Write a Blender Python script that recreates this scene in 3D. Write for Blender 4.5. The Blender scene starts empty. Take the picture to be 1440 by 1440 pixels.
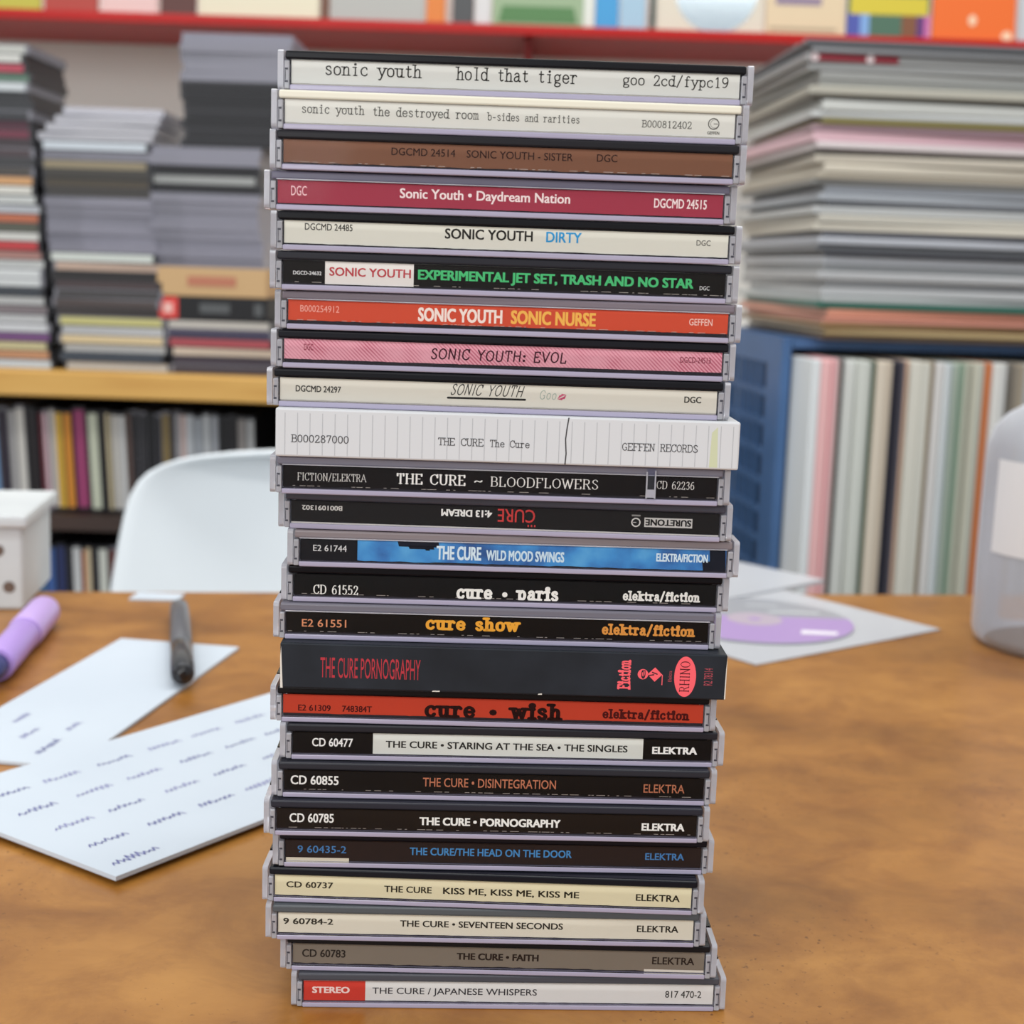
import bpy, bmesh, math, random
from mathutils import Vector, Matrix
random.seed(7)
S = bpy.context.scene
COL = S.collection
PI = math.pi

# ------------------------------------------------------------------ camera
F_PX, TILT, ROLL, CAM_Z = 2117.6, 0.1604, 0.0338, 0.75 + 0.21057
cam = bpy.data.cameras.new('camera')
cam.sensor_width = 36.0
cam.lens = 36.0 * F_PX / 1440.0
cam.clip_start = 0.02
cam.dof.use_dof = True
cam.dof.focus_distance = 0.425
cam.dof.aperture_fstop = 16.5
co = bpy.data.objects.new('camera', cam)
COL.objects.link(co)
co.matrix_world = (Matrix.Translation((0, 0, CAM_Z)) @ Matrix.Rotation(PI / 2 - TILT, 4, 'X')
                   @ Matrix.Rotation(ROLL, 4, 'Z'))
S.camera = co
# ------------------------------------------------------------------ world, lights, exposure
S.view_settings.view_transform = 'Standard'
S.view_settings.look = 'None'
S.view_settings.gamma = 1.0
S.view_settings.exposure = 0.0
w = bpy.data.worlds.new('world')
S.world = w
w.use_nodes = True
w.node_tree.nodes['Background'].inputs[0].default_value = (0.96, 0.98, 1.0, 1)
w.node_tree.nodes['Background'].inputs[1].default_value = 0.66
S.cycles.transparent_max_bounces = 24
S.cycles.max_bounces = 10


def area(name, loc, target, sx, sy, power, col):
    l = bpy.data.lights.new(name, 'AREA')
    l.shape = 'RECTANGLE'
    l.size, l.size_y, l.energy, l.color = sx, sy, power, col
    o = bpy.data.objects.new(name, l)
    COL.objects.link(o)
    o.location = loc
    o.rotation_euler = (Vector(target) - Vector(loc)).to_track_quat('-Z', 'Y').to_euler()
    return o


area('shop_window_daylight', (-1.2, -1.9, 1.75), (0, 0.6, 0.85), 2.2, 1.4, 40, (0.96, 0.985, 1.0))
area('unseen_ceiling_light', (-0.6, 1.25, 2.7), (-0.6, 1.45, 0.0), 1.5, 0.35, 17, (1.0, 0.985, 0.95))
area('unseen_ceiling_light', (0.2, -0.4, 2.7), (0.25, 1.6, 0.7), 1.5, 0.35, 16, (1.0, 0.985, 0.95))  # unseen lamp, added and aimed to brighten the fronts of the background things
area('unseen_ceiling_light', (0.9, 1.25, 2.7), (0.9, 1.45, 0.0), 1.5, 0.35, 13, (1.0, 0.985, 0.95))


# ------------------------------------------------------------------ helpers
def lin(h):
    h = h.lstrip('#')
    out = []
    for k in (0, 2, 4):
        c = int(h[k:k + 2], 16) / 255
        out.append(c / 12.92 if c <= 0.04045 else ((c + 0.055) / 1.055) ** 2.4)
    return out + [1.0]


_mats = {}


def mat(hexc, rough=0.5, spec=0.28, coat=0.0, metal=0.0, key=''):
    k = (hexc, rough, spec, coat, metal, key)
    if k in _mats:
        return _mats[k]
    m = bpy.data.materials.new('m_' + hexc.strip('#') + key)
    m.use_nodes = True
    b = m.node_tree.nodes['Principled BSDF']
    b.inputs['Base Color'].default_value = lin(hexc)
    b.inputs['Roughness'].default_value = rough
    b.inputs['Specular IOR Level'].default_value = spec
    b.inputs['Coat Weight'].default_value = coat
    b.inputs['Coat Roughness'].default_value = 0.1
    b.inputs['Metallic'].default_value = metal
    _mats[k] = m
    return m


def nodes_of(m):
    return m.node_tree.nodes, m.node_tree.links


def noise_mat(name, hexes, scale, rough=0.5, stretch=(1, 1, 1), detail=4, coat=0.0, dist=0.0, bump=0.0, stops=None, spec=0.5):
    m = bpy.data.materials.new(name)
    m.use_nodes = True
    n, l = nodes_of(m)
    b = n['Principled BSDF']
    tc = n.new('ShaderNodeTexCoord')
    mp = n.new('ShaderNodeMapping')
    mp.inputs['Scale'].default_value = stretch
    nz = n.new('ShaderNodeTexNoise')
    nz.inputs['Scale'].default_value = scale
    nz.inputs['Detail'].default_value = detail
    nz.inputs['Distortion'].default_value = dist
    rp = n.new('ShaderNodeValToRGB')
    e = rp.color_ramp.elements
    k = len(hexes)
    st = stops or [0.3 + 0.4 * i / (k - 1) for i in range(k)]
    e[0].position, e[0].color = st[0], lin(hexes[0])
    e[1].position, e[1].color = st[-1], lin(hexes[-1])
    for i in range(1, k - 1):
        q = e.new(st[i])
        q.color = lin(hexes[i])
    l.new(tc.outputs['Object'], mp.inputs[0])
    l.new(mp.outputs[0], nz.inputs['Vector'])
    l.new(nz.outputs['Fac'], rp.inputs[0])
    l.new(rp.outputs[0], b.inputs['Base Color'])
    b.inputs['Roughness'].default_value = rough
    b.inputs['Coat Weight'].default_value = coat
    b.inputs['Specular IOR Level'].default_value = spec
    if bump:
        bp = n.new('ShaderNodeBump')
        bp.inputs['Strength'].default_value = bump
        bp.inputs['Distance'].default_value = 0.001
        l.new(nz.outputs['Fac'], bp.inputs['Height'])
        l.new(bp.outputs[0], b.inputs['Normal'])
    return m


def clear_mat(name, tint, body, fac, rough=0.12, vary=0.0, spec=0.5):
    """clear plastic: transparent, with a share `fac` of milky body and a gloss"""
    m = bpy.data.materials.new(name)
    m.use_nodes = True
    n, l = nodes_of(m)
    b = n['Principled BSDF']
    b.inputs['Base Color'].default_value = lin(body)
    b.inputs['Roughness'].default_value = rough
    b.inputs['Specular IOR Level'].default_value = spec
    t = n.new('ShaderNodeBsdfTransparent')
    t.inputs[0].default_value = lin(tint)
    mx = n.new('ShaderNodeMixShader')
    lw = n.new('ShaderNodeLayerWeight')
    lw.inputs[0].default_value = 0.25
    ad = n.new('ShaderNodeMath')
    ad.operation = 'ADD'
    ad.use_clamp = True
    l.new(lw.outputs['Fresnel'], ad.inputs[0])
    ad.inputs[1].default_value = fac
    if vary:
        tc = n.new('ShaderNodeTexCoord')
        nz = n.new('ShaderNodeTexNoise')
        nz.inputs['Scale'].default_value = 420
        mr = n.new('ShaderNodeMapRange')
        mr.inputs['From Min'].default_value = 0.3
        mr.inputs['From Max'].default_value = 0.7
        mr.inputs['To Min'].default_value = fac - vary
        mr.inputs['To Max'].default_value = fac + vary
        l.new(tc.outputs['Object'], nz.inputs['Vector'])
        l.new(nz.outputs['Fac'], mr.inputs['Value'])
        l.new(mr.outputs[0], ad.inputs[1])
    l.new(ad.outputs[0], mx.inputs[0])
    l.new(t.outputs[0], mx.inputs[1])
    l.new(b.outputs[0], mx.inputs[2])
    out = [x for x in n if x.type == 'OUTPUT_MATERIAL'][0]
    l.new(mx.outputs[0], out.inputs[0])
    return m


def box(bm, x0, x1, y0, y1, z0, z1, mi=0, bev=0.0, seg=2):
    vs = [bm.verts.new(p) for p in ((x0, y0, z0), (x1, y0, z0), (x1, y1, z0), (x0, y1, z0),
                                    (x0, y0, z1), (x1, y0, z1), (x1, y1, z1), (x0, y1, z1))]
    fs = [bm.faces.new([vs[i] for i in q]) for q in ((0, 3, 2, 1), (4, 5, 6, 7), (0, 1, 5, 4),
                                                     (1, 2, 6, 5), (2, 3, 7, 6), (3, 0, 4, 7))]
    for f in fs:
        f.material_index = mi
    if bev:
        es = list({e for f in fs for e in f.edges})
        r = bmesh.ops.bevel(bm, geom=es, offset=bev, segments=seg, affect='EDGES', profile=0.5)
        for f in r['faces']:
            f.material_index = mi
    return fs


def quad(bm, pts, mi=0):
    f = bm.faces.new([bm.verts.new(p) for p in pts])
    f.material_index = mi
    return f


def disc(bm, c, r, y, mi=0, n=20, rx=None, a0=0, a1=2 * PI):
    vs = [bm.verts.new((c[0] + (rx or r) * math.cos(2 * PI * k / n), y, c[1] + r * math.sin(2 * PI * k / n))) for k in range(n)]
    f = bm.faces.new(vs)
    f.material_index = mi


def ring(bm, c, r0, r1, y, mi=0, n=24):
    for k in range(n):
        a, b = 2 * PI * k / n, 2 * PI * (k + 1) / n
        quad(bm, [(c[0] + r1 * math.cos(a), y, c[1] + r1 * math.sin(a)), (c[0] + r1 * math.cos(b), y, c[1] + r1 * math.sin(b)),
                  (c[0] + r0 * math.cos(b), y, c[1] + r0 * math.sin(b)), (c[0] + r0 * math.cos(a), y, c[1] + r0 * math.sin(a))], mi)


def lathe(bm, prof, n=48, mi=0, c=(0, 0)):
    rows = []
    for r, z in prof:
        rows.append([bm.verts.new((c[0] + r * math.cos(2 * PI * k / n), c[1] + r * math.sin(2 * PI * k / n), z)) for k in range(n)])
    for a, b in zip(rows, rows[1:]):
        for k in range(n):
            f = bm.faces.new((a[k], a[(k + 1) % n], b[(k + 1) % n], b[k]))
            f.material_index = mi
            f.smooth = True
    for row, rev in ((rows[0], True), (rows[-1], False)):
        f = bm.faces.new(list(reversed(row)) if rev else row)
        f.material_index = mi


def prism(bm, pts, z0, z1, mi=0):
    lo = [bm.verts.new((p[0], p[1], z0)) for p in pts]
    hi = [bm.verts.new((p[0], p[1], z1)) for p in pts]
    n = len(pts)
    for f in [bm.faces.new(list(reversed(lo))), bm.faces.new(hi)] + [bm.faces.new((lo[k], lo[(k + 1) % n], hi[(k + 1) % n], hi[k])) for k in range(n)]:
        f.material_index = mi


def obj(name, bm, mats, parent=None, loc=None, rot=None, smooth=False):
    me = bpy.data.meshes.new(name)
    if not smooth:
        pass
    bm.normal_update()
    bm.to_mesh(me)
    bm.free()
    for m in (mats if isinstance(mats, (list, tuple)) else [mats]):
        me.materials.append(m)
    if smooth:
        for p in me.polygons:
            p.use_smooth = True
    o = bpy.data.objects.new(name, me)
    COL.objects.link(o)
    if parent:
        o.parent = parent
    if loc is not None:
        o.location = loc
    if rot is not None:
        o.rotation_euler = rot
    return o


def tag(o, label=None, cat=None, group=None, kind=None):
    for k, v in (('label', label), ('category', cat), ('group', group), ('kind', kind)):
        if v:
            o[k] = v
    return o


def empty(name, loc, rot=(0, 0, 0), **k):
    o = bpy.data.objects.new(name, None)
    o.empty_display_size = 0.02
    COL.objects.link(o)
    o.location = loc
    o.rotation_euler = rot
    return tag(o, **k)


def struct(name, bm, m):
    o = obj(name, bm, m)
    o['kind'] = 'structure'
    return o


# a point of the place seen at photo pixel (px, py), at depth Y or on a level z
FW = Vector((0, math.cos(TILT), -math.sin(TILT)))
UPV = Vector((0, math.sin(TILT), math.cos(TILT)))


def ray(px, py):
    a, b = px - 720, py - 720
    c, s = math.cos(ROLL), math.sin(ROLL)
    return FW * F_PX + Vector((1, 0, 0)) * (c * a + s * b) - UPV * (-s * a + c * b)


def at(px, py, Y):
    d = ray(px, py)
    return d * (Y / d.y) + Vector((0, 0, CAM_Z))


def lay(px, py, z=0.75):
    d = ray(px, py)
    return d * ((z - CAM_Z) / d.z) + Vector((0, 0, CAM_Z))


NAMED = {'black': '1c1b1f', 'dark grey': '47484c', 'grey': '8b8c8e', 'silver grey': 'a9acaf', 'white': 'd2d4d3', 'cream': 'd0c8b6',
         'tan': 'b8976c', 'brown': '7a5b40', 'dark brown': '463833', 'pink': 'dcb2b6', 'maroon': '702c3c', 'red': 'b83a40',
         'salmon': 'd6977f', 'orange': 'cc7a3f', 'yellow': 'd9b048', 'olive': '8b8351', 'green': '3f7a5a', 'pale green': 'b5c4b3',
         'blue': '4a6f9c', 'pale blue': '8fb4d8', 'navy': '2c3450', 'purple': '6f4a7a', 'magenta': 'a04a74', 'lilac grey': '8f8d9d'}


def cname(h):
    c = [int(h.strip('#')[k:k + 2], 16) for k in (0, 2, 4)]
    return min(NAMED, key=lambda k: sum((c[j] - int(NAMED[k][2 * j:2 * j + 2], 16)) ** 2 for j in range(3)))


ORD = ['first', 'second', 'third', 'fourth', 'fifth', 'sixth', 'seventh', 'eighth', 'ninth', 'tenth', 'eleventh', 'twelfth',
       'thirteenth', 'fourteenth', 'fifteenth', 'sixteenth', 'seventeenth', 'eighteenth', 'nineteenth', 'twentieth']
ORD += ['twenty-' + o for o in ORD[:9]] + ['thirtieth'] + ['thirty-' + o for o in ORD[:9]] + ['fortieth'] + ['forty-' + o for o in ORD[:9]] + ['fiftieth']

# ------------------------------------------------------------------ lettering: strokes for serif and hand lettering
SM = 1  # marks a smooth stroke
GL = {
 'A': (.72, [[(0,0),(.36,1),(.72,0)], [(.15,.36),(.57,.36)]], [(0,0),(.72,0)]),
 'B': (.62, [[(.1,0),(.1,1)], [SM,(.1,1),(.38,1),(.53,.86),(.5,.62),(.36,.53),(.1,.53)], [SM,(.36,.53),(.56,.43),(.59,.16),(.42,0),(.1,0)]], [(.1,0),(.1,1)]),
 'C': (.66, [[SM,(.62,.76),(.5,.96),(.34,1),(.1,.84),(.03,.5),(.1,.16),(.34,0),(.52,.05),(.64,.22)], [(.62,.72),(.62,1)]], []),
 'D': (.72, [[(.1,0),(.1,1)], [SM,(.1,1),(.36,1),(.6,.86),(.68,.5),(.6,.14),(.36,0),(.1,0)]], [(.1,0),(.1,1)]),
 'E': (.62, [[(.1,0),(.1,1)], [(.1,1),(.56,1),(.56,.82)], [(.1,.52),(.42,.52)], [(.1,0),(.58,0),(.58,.2)]], [(.1,0),(.1,1)]),
 'F': (.6, [[(.1,0),(.1,1)], [(.1,1),(.56,1),(.56,.82)], [(.1,.52),(.42,.52)]], [(.1,0),(.1,1)]),
 'G': (.72, [[SM,(.62,.78),(.5,.96),(.34,1),(.1,.84),(.03,.5),(.1,.16),(.34,0),(.52,.05),(.62,.2)], [(.62,.08),(.62,.42),(.42,.42)]], []),
 'H': (.74, [[(.1,0),(.1,1)], [(.64,0),(.64,1)], [(.1,.52),(.64,.52)]], [(.1,0),(.1,1),(.64,0),(.64,1)]),
 'I': (.3, [[(.15,0),(.15,1)]], [(.15,0),(.15,1)]),
 'K': (.7, [[(.1,0),(.1,1)], [(.62,1),(.1,.42)], [(.28,.6),(.64,0)]], [(.1,0),(.1,1),(.62,1),(.64,0)]),
 'L': (.58, [[(.1,0),(.1,1)], [(.1,0),(.54,0),(.54,.22)]], [(.1,0),(.1,1)]),
 'M': (.86, [[(.08,0),(.1,1),(.43,.1),(.76,1),(.78,0)]], [(.08,0),(.78,0)]),
 'N': (.74, [[(.1,0),(.1,1),(.64,0),(.64,1)]], [(.1,0),(.1,1),(.64,1)]),
 'O': (.74, [[SM,(.37,1),(.12,.84),(.04,.5),(.12,.16),(.37,0),(.62,.16),(.7,.5),(.62,.84),(.37,1)]], []),
 'P': (.6, [[(.1,0),(.1,1)], [SM,(.1,1),(.4,1),(.55,.86),(.54,.62),(.4,.48),(.1,.48)]], [(.1,0),(.1,1)]),
 'R': (.68, [[(.1,0),(.1,1)], [SM,(.1,1),(.4,1),(.54,.88),(.53,.64),(.4,.52),(.1,.52)], [(.34,.52),(.62,0)]], [(.1,0),(.1,1),(.62,0)]),
 'S': (.56, [[SM,(.48,.82),(.4,.97),(.26,1),(.1,.9),(.08,.72),(.24,.56),(.42,.42),(.5,.24),(.42,.06),(.26,0),(.12,.04),(.05,.2)]], []),
 'T': (.64, [[(.32,0),(.32,1)], [(.04,.8),(.04,1),(.6,1),(.6,.8)]], [(.32,0)]),
 'U': (.74, [[SM,(.1,1),(.1,.6),(.12,.2),(.24,.02),(.37,0),(.52,.03),(.62,.2),(.64,.6),(.64,1)]], [(.1,1),(.64,1)]),
 'V': (.7, [[(.03,1),(.35,0),(.67,1)]], [(.03,1),(.67,1)]),
 'W': (.98, [[(.03,1),(.27,0),(.49,.9),(.71,0),(.95,1)]], [(.03,1),(.95,1)]),
 'Y': (.68, [[(.03,1),(.34,.48),(.65,1)], [(.34,.48),(.34,0)]], [(.03,1),(.65,1),(.34,0)]),
 'a': (.56, [[SM,(.1,.56),(.24,.68),(.4,.62),(.43,.4),(.43,.1),(.5,0),(.55,.04)], [SM,(.43,.4),(.2,.38),(.06,.2),(.12,.03),(.28,.02),(.43,.16)]], []),
 'b': (.58, [[(.1,1),(.1,0)], [SM,(.1,.46),(.28,.68),(.48,.58),(.53,.34),(.47,.09),(.28,0),(.1,.18)]], [(.05,1)]),
 'c': (.52, [[SM,(.46,.52),(.42,.64),(.28,.68),(.1,.56),(.04,.34),(.1,.1),(.28,0),(.4,.03),(.48,.14)]], []),
 'd': (.6, [[(.48,1),(.48,0)], [SM,(.48,.46),(.3,.68),(.1,.58),(.05,.34),(.11,.09),(.3,0),(.48,.18)]], [(.42,1),(.52,0)]),
 'e': (.54, [[SM,(.06,.36),(.48,.36),(.46,.56),(.28,.68),(.1,.56),(.05,.34),(.11,.1),(.28,0),(.42,.04),(.5,.16)]], []),
 'f': (.42, [[SM,(.42,.9),(.34,1),(.22,.96),(.18,.8),(.18,.4),(.18,0)], [(.04,.66),(.36,.66)]], [(.18,0)]),
 'g': (.58, [[SM,(.28,.68),(.1,.58),(.06,.4),(.12,.24),(.28,.18),(.42,.26),(.46,.44),(.42,.6),(.28,.68)], [(.42,.6),(.54,.68)], [SM,(.16,.2),(.1,.08),(.3,.02),(.48,-.04),(.5,-.2),(.28,-.3),(.08,-.22),(.1,-.06),(.2,.0)]], []),
 'h': (.62, [[(.12,1),(.12,0)], [SM,(.12,.46),(.28,.66),(.44,.62),(.48,.44),(.48,.2),(.48,0)]], [(.06,1),(.12,0),(.48,0)]),
 'i': (.3, [[(.16,.66),(.16,0)], [(.15,.9),(.16,.91)]], [(.1,.66),(.16,0)]),
 'k': (.6, [[(.12,1),(.12,0)], [(.48,.66),(.12,.28)], [(.24,.4),(.52,0)]], [(.06,1),(.12,0),(.48,.66),(.52,0)]),
 'l': (.3, [[(.16,1),(.16,0)]], [(.1,1),(.16,0)]),
 'm': (.86, [[(.1,.66),(.1,0)], [SM,(.1,.48),(.24,.67),(.38,.6),(.41,.4),(.41,0)], [SM,(.41,.48),(.56,.67),(.69,.6),(.72,.4),(.72,0)]], [(.05,.66),(.1,0),(.41,0),(.72,0)]),
 'n': (.62, [[(.12,.66),(.12,0)], [SM,(.12,.46),(.28,.66),(.44,.62),(.48,.44),(.48,.2),(.48,0)]], [(.06,.66),(.12,0),(.48,0)]),
 'o': (.58, [[SM,(.28,.68),(.1,.58),(.05,.34),(.1,.1),(.28,0),(.46,.1),(.51,.34),(.46,.58),(.28,.68)]], []),
 'p': (.6, [[(.12,.66),(.12,-.3)], [SM,(.12,.46),(.3,.68),(.48,.58),(.53,.34),(.47,.09),(.3,0),(.12,.18)]], [(.06,.66),(.12,-.3)]),
 'r': (.48, [[(.14,.66),(.14,0)], [SM,(.14,.42),(.24,.62),(.36,.68),(.46,.58)]], [(.08,.66),(.14,0)]),
 's': (.48, [[SM,(.4,.54),(.34,.66),(.22,.68),(.09,.6),(.1,.46),(.24,.36),(.4,.26),(.42,.1),(.3,.01),(.18,0),(.06,.12)]], []),
 't': (.42, [[SM,(.18,.88),(.18,.5),(.18,.16),(.26,.01),(.4,.08)], [(.04,.66),(.38,.66)]], []),
 'u': (.62, [[SM,(.12,.66),(.12,.3),(.16,.06),(.3,0),(.44,.1),(.48,.24)], [(.48,.66),(.48,0)]], [(.06,.66),(.42,.66),(.53,0)]),
 'w': (.8, [[(.05,.66),(.22,0),(.4,.6),(.58,0),(.75,.66)]], [(.05,.66),(.75,.66)]),
 'y': (.58, [[(.06,.66),(.3,.02)], [SM,(.54,.66),(.3,.02),(.18,-.26),(.06,-.26)]], [(.06,.66),(.54,.66)]),
 '0': (.56, [[SM,(.28,1),(.1,.84),(.05,.5),(.1,.16),(.28,0),(.46,.16),(.51,.5),(.46,.84),(.28,1)]], []),
 '1': (.4, [[(.06,.84),(.22,1),(.22,0)]], [(.22,0)]),
 '2': (.54, [[SM,(.06,.76),(.12,.94),(.28,1),(.44,.9),(.46,.7),(.32,.4),(.05,.02)], [(.05,0),(.5,0),(.5,.14)]], []),
 '3': (.54, [[SM,(.07,.84),(.24,1),(.42,.92),(.44,.7),(.34,.56),(.22,.53)], [SM,(.22,.53),(.42,.46),(.49,.26),(.4,.05),(.24,0),(.05,.12)]], []),
 '4': (.58, [[(.42,0),(.42,1),(.04,.28),(.54,.28)]], [(.42,0)]),
 '5': (.54, [[(.46,1),(.12,1),(.1,.56)], [SM,(.1,.56),(.26,.64),(.44,.54),(.49,.3),(.4,.06),(.24,0),(.05,.1)]], []),
 '6': (.56, [[SM,(.46,.94),(.28,.96),(.1,.7),(.05,.34),(.12,.06),(.28,0),(.46,.1),(.5,.32),(.42,.54),(.26,.6),(.08,.42)]], []),
 '7': (.54, [[(.06,.84),(.06,1),(.5,1),(.2,0)]], []),
 '8': (.56, [[SM,(.28,1),(.12,.9),(.12,.66),(.28,.54),(.46,.4),(.5,.2),(.42,.04),(.28,0),(.12,.04),(.06,.2),(.12,.42),(.28,.54),(.44,.68),(.44,.9),(.28,1)]], []),
 '9': (.56, [[SM,(.1,.06),(.28,.04),(.46,.3),(.51,.66),(.44,.94),(.28,1),(.1,.9),(.06,.68),(.14,.46),(.3,.4),(.48,.58)]], []),
 '/': (.5, [[(.04,-.12),(.46,1.08)]], []),
 '-': (.5, [[(.08,.36),(.42,.36)]], []),
 '~': (.6, [[SM,(.06,.3),(.16,.42),(.3,.38),(.44,.32),(.54,.44)]], []),
 ':': (.3, [[(.15,.12),(.16,.12)], [(.15,.56),(.16,.56)]], []),
 '•': (.5, [[(.25,.36),(.26,.36)]], []),
 ' ': (.45, [], []),
}


def spline(pts, sub=4):
    out = []
    n = len(pts)
    for i in range(n - 1):
        p0, p1, p2, p3 = pts[max(i - 1, 0)], pts[i], pts[i + 1], pts[min(i + 2, n - 1)]
        for k in range(sub):
            t = k / sub
            out.append(tuple(0.5 * (2 * p1[j] + (p2[j] - p0[j]) * t + (2 * p0[j] - 5 * p1[j] + 4 * p2[j] - p3[j]) * t * t
                                    + (3 * p1[j] - p0[j] - 3 * p2[j] + p3[j]) * t ** 3) for j in (0, 1)))
    out.append(pts[-1])
    return out


def ribbon(V, FC, pts, w, contrast=0.0):
    """flat stroke: a quad per segment and a round at each joint; appended to V (2-D verts), FC (faces)"""
    for (x0, y0), (x1, y1) in zip(pts, pts[1:]):
        dx, dy = x1 - x0, y1 - y0
        L = math.hypot(dx, dy) or 1e-6
        ww = w * (1 - contrast * (abs(dx) / L))
        nx, ny = -dy / L * ww / 2, dx / L * ww / 2
        b = len(V)
        V += [(x0 + nx, y0 + ny), (x0 - nx, y0 - ny), (x1 - nx, y1 - ny), (x1 + nx, y1 + ny)]
        FC.append((b, b + 1, b + 2, b + 3))
        for (x, y) in ((x0, y0), (x1, y1)):
            b = len(V)
            V += [(x + ww / 2 * math.cos(PI * k / 4), y + ww / 2 * math.sin(PI * k / 4)) for k in range(8)]
            FC.append(tuple(range(b, b + 8)))


def stroke_text(s, style):
    wgt, serif, contrast, slant, mono, jit = {
        'type': (.10, .26, 0, 0, .66, 0), 'serif': (.12, .22, .55, 0, 0, 0), 'serifb': (.17, .26, .5, 0, 0, 0),
        'coop': (.25, .34, .12, 0, 0, 0), 'hand': (.13, 0, 0, .1, 0, .04), 'italic': (.095, 0, 0, .38, 0, .03),
        'light': (.06, 0, 0, .2, 0, .03)}[style]
    rnd = random.Random(len(s))
    V, FC, x = [], [], 0
    for ch in s:
        wd, st, feet = GL[ch]
        adv = mono if mono else wd + (.16 if style != 'coop' else .2)
        nar = min(1.0, .6 / wd) if mono else 1.0
        ox = x + (adv - wd * nar) / 2
        dy = rnd.uniform(-jit, jit)
        k0 = len(V)
        for q in st:
            pts = spline(q[1:]) if q[0] == SM else q
            ribbon(V, FC, pts, wgt * (2.0 if ch in ':•' or (ch == 'i' and q[0] == (.15, .9)) else 1), contrast)
        if serif:
            for fx, fy in feet:
                ribbon(V, FC, [(fx - serif / 2, fy), (fx + serif / 2, fy)], wgt * (.45 if contrast > .3 else .9))
        for k in range(k0, len(V)):
            px, py = V[k]
            V[k] = (px * nar + ox + slant * py, py + dy)
        x += adv
    return V, FC


_sans = {}


def sans_text(s, bold):
    if bold > 0:
        V0, F0 = sans_text(s, 0.0)
        V, FC = [], []
        for dx in ((-bold, 0, bold) if bold < .03 else (-bold, -bold / 2, 0, bold / 2, bold)):
            for dy in (-bold * .5, bold * .5):
                k = len(V)
                V += [(v[0] + dx, v[1] + dy) for v in V0]
                FC += [tuple(i + k for i in f) for f in F0]
        return V, FC
    if (s, bold) in _sans:
        return _sans[(s, bold)]
    cu = bpy.data.curves.new('t', 'FONT')
    cu.body = s
    cu.size = 1.0
    cu.resolution_u = 3
    cu.offset = bold
    o = bpy.data.objects.new('t', cu)
    COL.objects.link(o)
    dg = bpy.context.evaluated_depsgraph_get()
    me = bpy.data.meshes.new_from_object(o.evaluated_get(dg))
    V = [(v.co.x, v.co.y) for v in me.vertices]
    FC = [tuple(p.vertices) for p in me.polygons]
    COL.objects.unlink(o)
    bpy.data.objects.remove(o)
    bpy.data.curves.remove(cu)
    bpy.data.meshes.remove(me)
    _sans[(s, bold)] = (V, FC)
    return V, FC


CAPH = {}


def put_text(bm, s, style, x0, x1, base, cap, y, mi, flip=False, rot90=False, zmin=None):
    """lettering between x0 and x1 (metres) on the plane y, its baseline at z=base and its capitals `cap` tall"""
    if style in GL_STYLES:
        V, FC = stroke_text(s, style)
        ch = 1.0
    else:
        bold = {'sans': 0.007, 'bold': 0.022, 'heavy': 0.042, 'thin': 0.0}[style]
        V, FC = sans_text(s, bold)
        if bold not in CAPH:
            CAPH[bold] = max(v[1] for v in sans_text('H', bold)[0])
        ch = CAPH[bold]
    a, b = min(v[0] for v in V), max(v[0] for v in V)
    out = []
    for vx, vy in V:
        u, h = (vx - a) / (b - a), vy / ch * cap
        if rot90:      # reads upwards: x0..x1 run along z, base is the x of the baseline
            out.append((base - h, y, x0 + u * (x1 - x0)))
        elif flip:     # upside down: base is then the z of the (upper) baseline
            out.append((x1 - u * (x1 - x0), y, base - h))
        else:
            z = base + h
            if zmin is not None:
                z = max(z, zmin)
            out.append((x0 + u * (x1 - x0), y, z))
    # each stroke a hair in front of the last, so that no two faces coincide
    lev = [0] * len(out)
    for j, f in enumerate(FC):
        for k in f:
            lev[k] = j if style in GL_STYLES else k // max(1, len(out) // 10)
    vs = [bm.verts.new((p[0], p[1] - 2e-6 * (lev[k] % 16), p[2])) for k, p in enumerate(out)]
    for f in FC:
        try:
            q = bm.faces.new([vs[k] for k in f])
            q.material_index = mi
        except ValueError:
            pass


GL_STYLES = ('type', 'serif', 'serifb', 'coop', 'hand', 'italic', 'light')
MM = 0.001

# ------------------------------------------------------------------ room
bm = bmesh.new(); box(bm, -3.2, 3.2, -2.6, 2.62, -0.05, 0)
struct('floor', bm, noise_mat('floor_vinyl', ['6f6a63', '7d786f'], 6))
bm = bmesh.new(); box(bm, -3.2, 3.2, 2.52, 2.62, 0, 2.9)
struct('wall_back', bm, noise_mat('wall_paint', ['e2e0d9', 'e8e6e0'], 3, rough=0.7))

# ------------------------------------------------------------------ table
A, B = lay(50, 830), lay(1365, 835)
ang = math.atan2(B.y - A.y, B.x - A.x)
tm = bpy.data.materials.new('table_veneer')
tm.use_nodes = True
n, l = nodes_of(tm)
b = n['Principled BSDF']
tc = n.new('ShaderNodeTexCoord')
mp = n.new('ShaderNodeMapping'); mp.inputs['Scale'].default_value = (5, 7.5, 5); mp.inputs['Rotation'].default_value = (0, 0, 0.6)
n1 = n.new('ShaderNodeTexNoise'); n1.inputs['Scale'].default_value = 2.2; n1.inputs['Detail'].default_value = 6; n1.inputs['Roughness'].default_value = 0.62; n1.inputs['Distortion'].default_value = 0.25
r1 = n.new('ShaderNodeValToRGB')
e = r1.color_ramp.elements
e[0].position, e[0].color = 0.28, lin('84561f')
e[1].position, e[1].color = 0.72, lin('b57f3b')
q = e.new(0.5); q.color = lin('a06b2c')
n2 = n.new('ShaderNodeTexNoise'); n2.inputs['Scale'].default_value = 420; n2.inputs['Detail'].default_value = 3
r2 = n.new('ShaderNodeValToRGB')
r2.color_ramp.elements[0].position, r2.color_ramp.elements[0].color = 0.31, (0.3, 0.2, 0.13, 1)
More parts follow.
